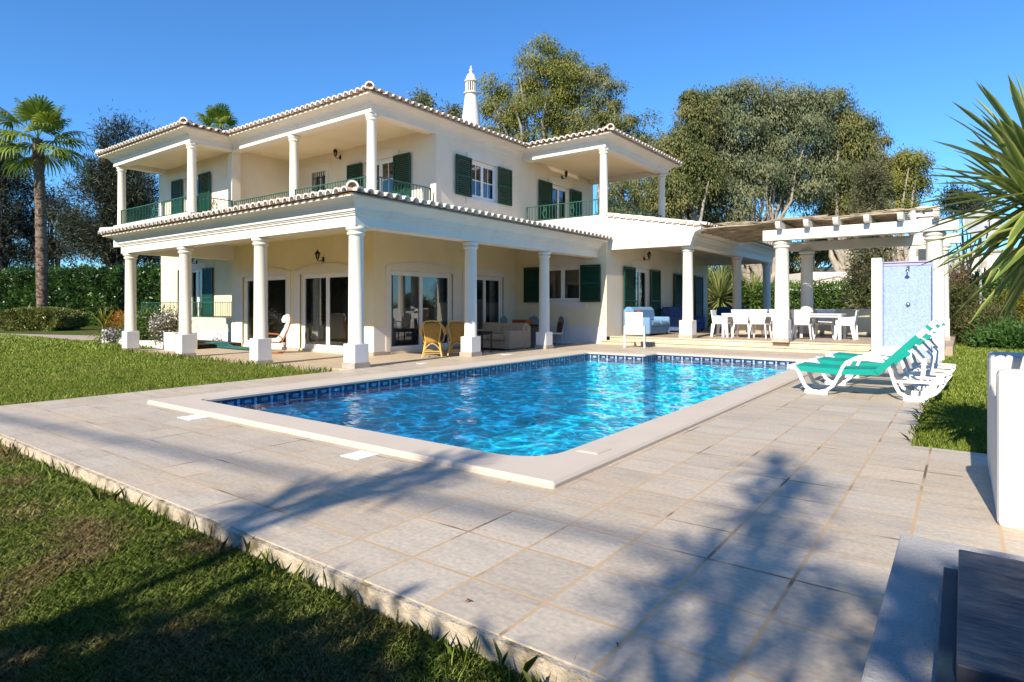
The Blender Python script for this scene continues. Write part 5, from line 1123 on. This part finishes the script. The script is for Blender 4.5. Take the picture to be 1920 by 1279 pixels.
# sword leaved yuccas
def rosette(c, n, L, Wd, axis=(0, 0, 1), el0=82, el1=-52, seg=5, droop=.05):
    c = np.array(c, float); V, F, mi = [], [], []
    A = Vector(axis).normalized(); Q = Vector((0, 0, 1)).rotation_difference(A).to_matrix()
    for i in range(n):
        az = i * 2.39996 + random.uniform(-.2, .2); el = R(el0 + (el1 - el0) * ((i + .5) / n)) + random.uniform(-.12, .12); d = np.array(Q @ Vector((math.cos(az) * math.cos(el), math.sin(az) * math.cos(el), math.sin(el))))
        s = np.cross(d, (0, 0, 1)); s = s / (np.linalg.norm(s) + 1e-6); u = np.cross(s, d); l = L * random.uniform(.82, 1.12); st = c + np.array(A) * (-.25 * L * (i / n)) + d * .03; b = len(V)
        tw = random.uniform(-.25, .25)
        for k in range(seg + 1):
            t = k / seg; w = Wd * (.55 + 1.9 * t) * (1 - t) ** .62 * .62 + (0.0008 if k == seg else 0); p = st + d * l * t + np.array([0, 0, -droop * l * t * t]); f = .35 * w
            ss = s * math.cos(tw * t) + u * math.sin(tw * t)
            V += [p - ss * w + u * f, p - ss * w * .62 + u * f * .5, p, p + ss * w * .62 + u * f * .5, p + ss * w + u * f]
        for k in range(seg):
            for j in range(4): F.append((b + k * 5 + j, b + k * 5 + j + 1, b + k * 5 + 6 + j, b + k * 5 + 5 + j)); mi.append(1 if j in (0, 3) else 0)
    return V, F, mi
def yucca(label, base, heads, mats=('sword', 'swordedge'), r=.09, cat='yucca'):
    T = thing('yucca', label, cat, base); m = MB(); V, F, mi = [], [], []
    for c, n, L, Wd, axis in heads:
        v, f, q = rosette(c, n, L, Wd, axis); b = len(V); V += v; F += [tuple(b + x for x in a) for a in f]; mi += q
        bb = Vector(base); cc = Vector(c); m.tube([bb, bb.lerp(cc, .4) + Vector((0, 0, .1)), cc - Vector(axis) * .25 * L, cc], [r * 1.3, r, r * .9, r * .7], 10)
    m.build('trunk', M['bark'], T); np_mesh('crown', np.array(V), np.array(F), [G[k] for k in mats], T, mi)
yucca('large variegated yucca with long sword leaves reaching in from the right edge', (.62, 5.05, .58), [((.40, 5.03, 2.02), 130, .68, .047, (-.12, 0, 1)), ((.40, 5.02, 1.80), 80, .70, .045, (-.35, -.1, .9)), ((.95, 5.2, 2.35), 90, .62, .036, (.25, .1, 1))])
yucca('pale spiky yucca behind the side porch columns', ground(1352, 33), [(W3(1350, 552, 33), 190, 1.7, .07, (.1, -.2, 1)), (W3(1372, 500, 34), 150, 1.5, .065, (.2, 0, 1)), (W3(1415, 556, 33.5), 140, 1.5, .06, (.4, 0, .9)), (W3(1325, 530, 35), 120, 1.5, .06, (-.1, 0, 1))], ('swordfar', 'swordfar'))
yucca('small spiky yellow green agave in the planter by the left hedge', ground(196, 23), [(W3(193, 610, 23), 44, .85, .035, (0, 0, 1))], ('yellow', 'yellow'), .05)
# hedges: clipped boxes of leaves round a solid dark box, added to stop the view through
def hedge(name, label, x0, x1, y0, y1, z0, z1, mat, n, L, W, rough=.12, cat='hedge', rz=0, c=None, round_=0):
    T = thing(name, label, cat, ((x0 + x1) / 2, (y0 + y1) / 2, z0), local=True) ; cx, cy = (x0 + x1) / 2, (y0 + y1) / 2; T.rotation_euler = (0, 0, rz)
    hx, hy, h = (x1 - x0) / 2, (y1 - y0) / 2, z1 - z0; T.location = (cx, cy, z0)
    a = np.array([hx * 2 * h, hx * 2 * h, hy * 2 * h, hy * 2 * h, 4 * hx * hy]); k = rng.choice(5, n, p=a / a.sum()); u, v = rng.uniform(-1, 1, n), rng.random(n); w = rng.uniform(-1, 1, n)
    P = np.zeros((n, 3)); Nn = np.zeros((n, 3))
    for i, (sx, sy) in enumerate(((0, -1), (0, 1), (-1, 0), (1, 0))):
        q = k == i; P[q] = np.stack([u[q] * hx if sx == 0 else np.full(q.sum(), sx * hx), u[q] * hy if sy == 0 else np.full(q.sum(), sy * hy), v[q] * h], 1); Nn[q] = (sx, sy, 0)
    q = k == 4; P[q] = np.stack([u[q] * hx, w[q] * hy, np.full(q.sum(), h)], 1); Nn[q] = (0, 0, 1)
    bump = np.sin(P[:, 0] * 2.1 + P[:, 2] * 1.7) * np.sin(P[:, 1] * 2.3 + P[:, 2] * 1.1 + 1) + .7 * np.sin(P[:, 0] * 5.3 + 2) * np.sin(P[:, 2] * 4.7 + P[:, 1] * 4)
    P += Nn * (rough * (bump * .9 + rng.normal(size=n) * .55))[:, None] + rng.normal(size=(n, 3)) * L * .3
    if round_:
        e = np.maximum(0, np.sqrt((P[:, 0] / hx) ** 2 + ((P[:, 2] - h * .45) / (h * .6)) ** 2) - .82); P[:, 0] *= 1 - e * round_; P[:, 2] = (P[:, 2] - h * .45) * (1 - e * round_) + h * .45
    P[:, 2] = np.maximum(P[:, 2], .03)
    D = Nn * .5 + rng.normal(size=(n, 3)) * .8 + np.array([0, 0, .2]); V, Fa = leaf_arrays(P, D, L * (.6 + .8 * rng.random(n)), W * (.6 + .8 * rng.random(n)))
    np_mesh('leaves', V, Fa, G[mat], T); m = MB(); i_ = rough * 1.2 + (.35 * hx if round_ else 0); m.box(-hx + i_, hx - i_, -hy + rough * 1.2, hy - rough * 1.2, 0, h * (.75 if round_ else 1) - rough * 1.4); m.build('dark_core', M['core'], T); return T
c0, c1 = W3(-60, 560, 44), W3(330, 560, 40)
def hedge_line(name, label, a, b, depth, z0, z1, mat, n, L, W, rough, round_=0):
    a, b = Vector(a[:2]), Vector(b[:2]); d = b - a; mid = (a + b) / 2; Ln = d.length
    return hedge(name, label, mid.x - Ln / 2, mid.x + Ln / 2, mid.y - depth / 2, mid.y + depth / 2, z0, z1, mat, n, L, W, rough, rz=math.atan2(d.y, d.x), round_=round_)
hedge_line('tall_hedge', 'tall dark glossy hedge along the left side behind the fan palm', W3(-80, 560, 45), W3(330, 560, 40), 1.8, -.14, 3.5, 'hedge', 42000, .26, .11, .22)
hedge_line('clipped_hedge', 'low clipped rounded hedge in front of the fan palm', W3(12, 600, 34), W3(148, 600, 34), 2.0, -.14, 1.1, 'clipped', 16000, .13, .06, .14, .75)
hedge_line('bright_hedge', 'bright green hedge beyond the pergola terrace', W3(1300, 560, 36), W3(1640, 560, 30), 1.6, -.14, 2.25, 'bright', 22000, .14, .06, .16)
def bush(name, label, c, r, mat, n, L, W, cat='shrub', per=60, cr=.16, hollow=.6, extra=None):
    T = thing(name, label, cat, (c[0], c[1], max(-.14, c[2] - r[2])))
    foliage('leaves', mat, T, [(c, r)], n, per, cr, L, W, 0, hollow, up=.3)
    if extra:
        foliage('flowers', extra[0], T, [((c[0], c[1], c[2] + r[2] * .15), tuple(x * 1.06 for x in r))], extra[1], 14, .10, .07, .06, 0, .95)
        T.children[-1]['kind'] = 'stuff'
    m = MB()
    for k in range(7): m.tube([(c[0], c[1], c[2] - r[2]), (c[0] + random.uniform(-.6, .6) * r[0], c[1] + random.uniform(-.6, .6) * r[1], c[2] + random.uniform(0, .5) * r[2])], [.025, .01], 5)
    m.build('stems', M['bark'], T)
p = lambda u, v, d, ru, rv: (W3(u, v, d), (ru * d / 1145, ru * d / 1145, rv * d / 1145))
for name, lab, a, mat, n, L, W, ex in (
    ('shrub', 'dark olive shrub right beside the shower wall', p(1800, 600, 20, 34, 62), 'olive', 130, .10, .035, None), ('shrub', 'dry brown bush behind the shower wall edge', p(1790, 570, 22, 22, 70), 'brown', 90, .12, .03, None),
    ('shrub', 'round grey green shrub in the middle of the right border', p(1852, 612, 19, 42, 40), 'olive', 150, .09, .03, None), ('shrub', 'green leafy bush under the tiled gazebo roof', p(1850, 562, 24, 60, 42), 'green', 170, .16, .06, None),
    ('shrub', 'yellow green bush with orange blooms at the right edge', p(1902, 590, 21, 34, 40), 'yellow', 120, .10, .04, ('orange', 24)), ('shrub', 'lush low green plants at the foot of the right border', p(1890, 640, 17.5, 50, 20), 'green', 110, .14, .05, None),
    ('shrub', 'tall green bush at the right edge behind the yucca leaves', p(1915, 520, 27, 40, 44), 'green', 110, .16, .06, None),
    ('flowering_bush', 'round green bush in the planter behind the leftmost columns', p(272, 614, 21.5, 26, 22), 'bright', 90, .09, .035, ('purple', 16)),
    ('flowering_bush', 'bush with white and mauve daisies in the planter beside the second column', p(318, 614, 19.8, 24, 16), 'olive', 60, .08, .03, ('pinkwhite', 60)),
    ('flowering_bush', 'trailing mauve flowers hanging from the planter left of the corner column', p(216, 632, 21.5, 14, 8), 'bright', 20, .07, .03, ('purple', 26)),
    ('orange_shrub', 'orange leaved shrub at the back of the left planter', p(224, 608, 23.5, 9, 11), 'orange', 16, .15, .025, None)):
    bush(name, lab, *a, mat, n, L, W, extra=ex)
hedge_line('garden_hedge', 'tall dark hedge out of frame behind the camera, mirrored in the sliding doors', (-70, -16), (12, -16), 2.0, -.14, 5.0, 'hedge', 16000, .5, .22, .35)
hedge_line('garden_hedge', 'dark hedge out of frame on the right side of the garden', (15, -14), (15, 16), 2.0, -.14, 3.4, 'hedge', 9000, .4, .2, .3)
# bare tree and far houses
BT = thing('bare_tree', 'leafless brown tree behind the shrubs on the right', 'tree', ground(1850, 40)); m = MB()
def twig(p, d, L, r, lev):
    q = p + d * L; m.tube([p, p.lerp(q, .5) + Vector((random.uniform(-.05, .05),) * 3) * L, q], [r, r * .85, r * .7], 5 if lev > 1 else 3, cap=False)
    if lev == 0: return
    for k in range(3 if lev > 1 else 4):
        dd = (d + Vector((random.uniform(-.8, .8), random.uniform(-.8, .8), random.uniform(-.25, .6)))).normalized(); twig(p.lerp(q, random.uniform(.55, 1)), dd, L * random.uniform(.6, .8), r * .6, lev - 1)
for k in range(5): twig(Vector(ground(1795 + k * 30, 40)), Vector((random.uniform(-.25, .25), random.uniform(-.2, .2), 1)).normalized(), 1.5, .07, 5)
m.build('branches', plain('brown_twigs', (0.20, 0.15, 0.12), 0.95, 0.3, 4), BT)
M['claytile'] = plain('gazebo_roof_tile', (0.26, 0.19, 0.14), 0.9, 0.25, 8, 0.6, 30)
GZ = thing('gazebo', 'brown hip roofed gazebo beyond the right border', 'gazebo', ground(1830, 40)); c = Vector(W3(1826, 574, 40)); a = 2.9
m = MB(); top = Vector((c.x - .6, c.y, 3.3)); q = [Vector((c.x + sx * a, c.y + sy * a, 2.25)) for sx, sy in ((-1, -1), (1, -1), (1, 1), (-1, 1))]
m.add([*q, top, *[v + Vector((0, 0, -.14)) for v in q]], [(0, 1, 4), (1, 2, 4), (2, 3, 4), (3, 0, 4), (0, 5, 6, 1), (1, 6, 7, 2), (2, 7, 8, 3), (3, 8, 5, 0), (8, 7, 6, 5)]); m.build('roof', M['claytile'], GZ)
for v in q: m = MB(); w_ = v.lerp(Vector((c.x, c.y, v.z)), .12); m.box(w_.x - .07, w_.x + .07, w_.y - .07, w_.y + .07, -.14, 2.15); m.build('post', M['bark'], GZ)
def far_house(label, u0, u1, v0, d, roofed=True, windows=()):
    a, b = W3(u0, v0, d), W3(u1, v0, d); T = thing('far_house', label, 'house', ground((u0 + u1) / 2, d)); mid = (Vector(a) + Vector(b)) / 2; L = (Vector(b) - Vector(a)).length; rot = Matrix.Rotation(math.atan2(b[1] - a[1], b[0] - a[0]), 3, 'Z'); h = a[2] + .14
    m = MB(); m.obox((mid.x, mid.y, h / 2 - .14), (L, 5, h), rot); m.build('wall', M['white'], T)
    if roofed:
        m = MB(); m.obox((mid.x, mid.y, h - .14 + .1), (L + .4, 5.4, .2), rot); m.build('roof_edge', M['course'], T)
    for k in windows:
        m = MB(); m.obox(Vector((mid.x, mid.y, h - 1.6)) + rot @ Vector((k * L, -2.51, 0)), (1.0, .06, 1.1), rot); m.build('window', M['room'], T)
far_house('long low white building beyond the bright green hedge', 1483, 1680, 514, 41, False)
WG = thing('white_outbuilding', 'white gabled outbuilding beyond the bright green hedge', 'building', ground(1540, 36)); a, b = Vector(W3(1430, 535, 36)), Vector(W3(1680, 535, 36)); m = MB(); d = b - a
m.prism([(0, -.14), (1, -.14), (1, 2.1), (.56, 3.0), (0, 2.1)], lambda t, z: (a.x + d.x * t, a.y + d.y * t, z), lambda t, z: (a.x + d.x * t - 1, a.y + d.y * t + 3, z)); m.build('wall', M['white'], WG)
m = MB(); nn = Vector((-1, 3, 0))
for t0, z0, t1, z1 in ((-.01, 2.11, .56, 3.02), (.56, 3.02, 1.01, 2.11)): m.add([a + d * t0 - nn * .02 + Vector((0, 0, z0 - a.z)), a + d * t1 - nn * .02 + Vector((0, 0, z1 - a.z)), a + d * t1 + nn + Vector((0, 0, z1 - a.z)), a + d * t0 + nn + Vector((0, 0, z0 - a.z))], [(0, 1, 2, 3)])
o = m.build('roof', M['course'], WG); q = o.modifiers.new('t', 'SOLIDIFY'); q.thickness = .06
far_house('white two storey house on the slope seen above the shower wall', 1648, 1745, 456, 85, True, (-.3, .05, .35)); far_house('white house on the slope behind the bare tree', 1800, 1870, 480, 95, True, (-.2, .2))
far_house('white house half hidden by the yucca leaves at the right edge', 1885, 1990, 470, 90, True, (-.3,))
# wooded slope on the far right
m = MB(); N = 26; P = [W3(1500 + i * 34, 574, 130) for i in range(N)]
vs = [];
for i, q in enumerate(P): hz = 8 + 5 * math.sin(i * .5) * (i / N) + i * .25; f = Vector(q) * .8; vs += [(f.x, f.y, -.3), (q[0], q[1], hz * .7), (q[0] * 1.6, q[1] * 1.6, hz + 6)]
m.add(vs, [(3 * i + j, 3 * i + 3 + j, 3 * i + 4 + j, 3 * i + 1 + j) for i in range(N - 1) for j in range(2)], True); m.build('hillside', plain('scrub_hillside', (0.10, 0.095, 0.05), 0.95, 0.6, .15, .5, 2), kind='structure')
# garden trees behind the camera, out of frame: they throw the shadows on the paving and the lawn
def shade_yucca(label, x, y, heads, L=.36, nl=30):
    T = thing('yucca', label, 'yucca', (x, y, -.14)); m = MB(); V, F, mi = [], [], []
    top = max(h[2] for h in heads); m.tube([(x, y, -.14), (x + .02, y, top * .5), (x, y, top - .3)], [.09, .06, .04], 10)
    for dx, dy, z in heads:
        c = (x + dx, y + dy, z); v, f, q = rosette(c, nl, L * random.uniform(.85, 1.15), .034, (dx * .4, 0, 1)); b = len(V); V += v; F += [tuple(b + k for k in a_) for a_ in f]; mi += q
        m.tube([(x, y, z - .35), c], [.035, .03], 6)
    m.build('trunk', M['bark'], T); np_mesh('crown', np.array(V), np.array(F), [G['sword'], G['swordedge']], T, mi)
up = 1.60
shade_yucca('tall many headed yucca out of frame behind the camera, shading the right paving', .30, -7.5, [(x, y, z + up) for x, y, z in ((-.14, 0, 6.3), (.08, 0, 6.05), (.02, 0, 5.75), (-.14, .2, 5.5), (.14, -.1, 5.25), (-.22, 0, 5.0), (.02, 0, 4.85), (.3, .1, 4.75), (-.28, .1, 4.55))])
shade_yucca('tall yucca out of frame behind the camera, shading the paving beside the pool corner', -2.1, -7.5, [(x, y, z + up) for x, y, z in ((.24, 0, 5.42), (0, 0, 5.25), (.2, .1, 5.0), (-.08, 0, 4.85), (-.34, 0, 4.6), (-.15, .1, 4.4))])
tree('garden_tree', 'broad garden tree out of frame behind the camera, shading the near lawn', 'tree', (-.6, -6.2, -.14), [((-1.45, -5.2, 3.5), (.7, .6, .26)), ((-.5, -5.2, 3.6), (1.0, .7, .28)), ((-.9, -5.4, 3.2), (1.4, .7, .4)), ((1.35, -5.2, 4.75), (.95, .7, .5)), ((.6, -5.2, 3.75), (.8, .7, .30)), ((-2.0, -5.2, 3.5), (.7, .4, .2)), ((-1.2, -5.2, 3.7), (.9, .5, .24))], 'green', 108, 70, .15, .20, .08, 'bark', .12, 12, .1)
CB = thing('overhead_cable', 'thick overhead cable out of frame crossing behind the camera', 'cable', (0, -14.8, 11.3)); m = MB(); m.tube([(-43, -20.2, 11.3), (0, -14.82, 11.3), (40, -9.82, 11.3)], .04, 8); m.build('cable', M['black'], CB)
# small things on the paving
M['dryleaf'] = plain('dry_leaf', (0.20, 0.07, 0.03), 0.8, 0.3, 40)
for lab, x, y, s, rz in (('curled brown leaf on the paving near the front edge', -1.61, 1.88, .016, .9), ('small dry leaf lying on the right part of the paving', -.98, 1.95, .012, 2.1), ('dry leaf under the nearest sun lounger', -1.2, 9.6, .10, .3)):
    m = MB(); m.add([(-s, 0, .004), (0, -s * .4, .012), (s, 0, .006), (0, s * .4, .016), (s * 1.5, 0, .002)], [(0, 1, 2, 3), (1, 4, 2)]); o = m.build('fallen_leaf', M['dryleaf']); o.location = (x, y, .002); o.rotation_euler = (0, 0, rz); tag(o, lab, 'leaf')
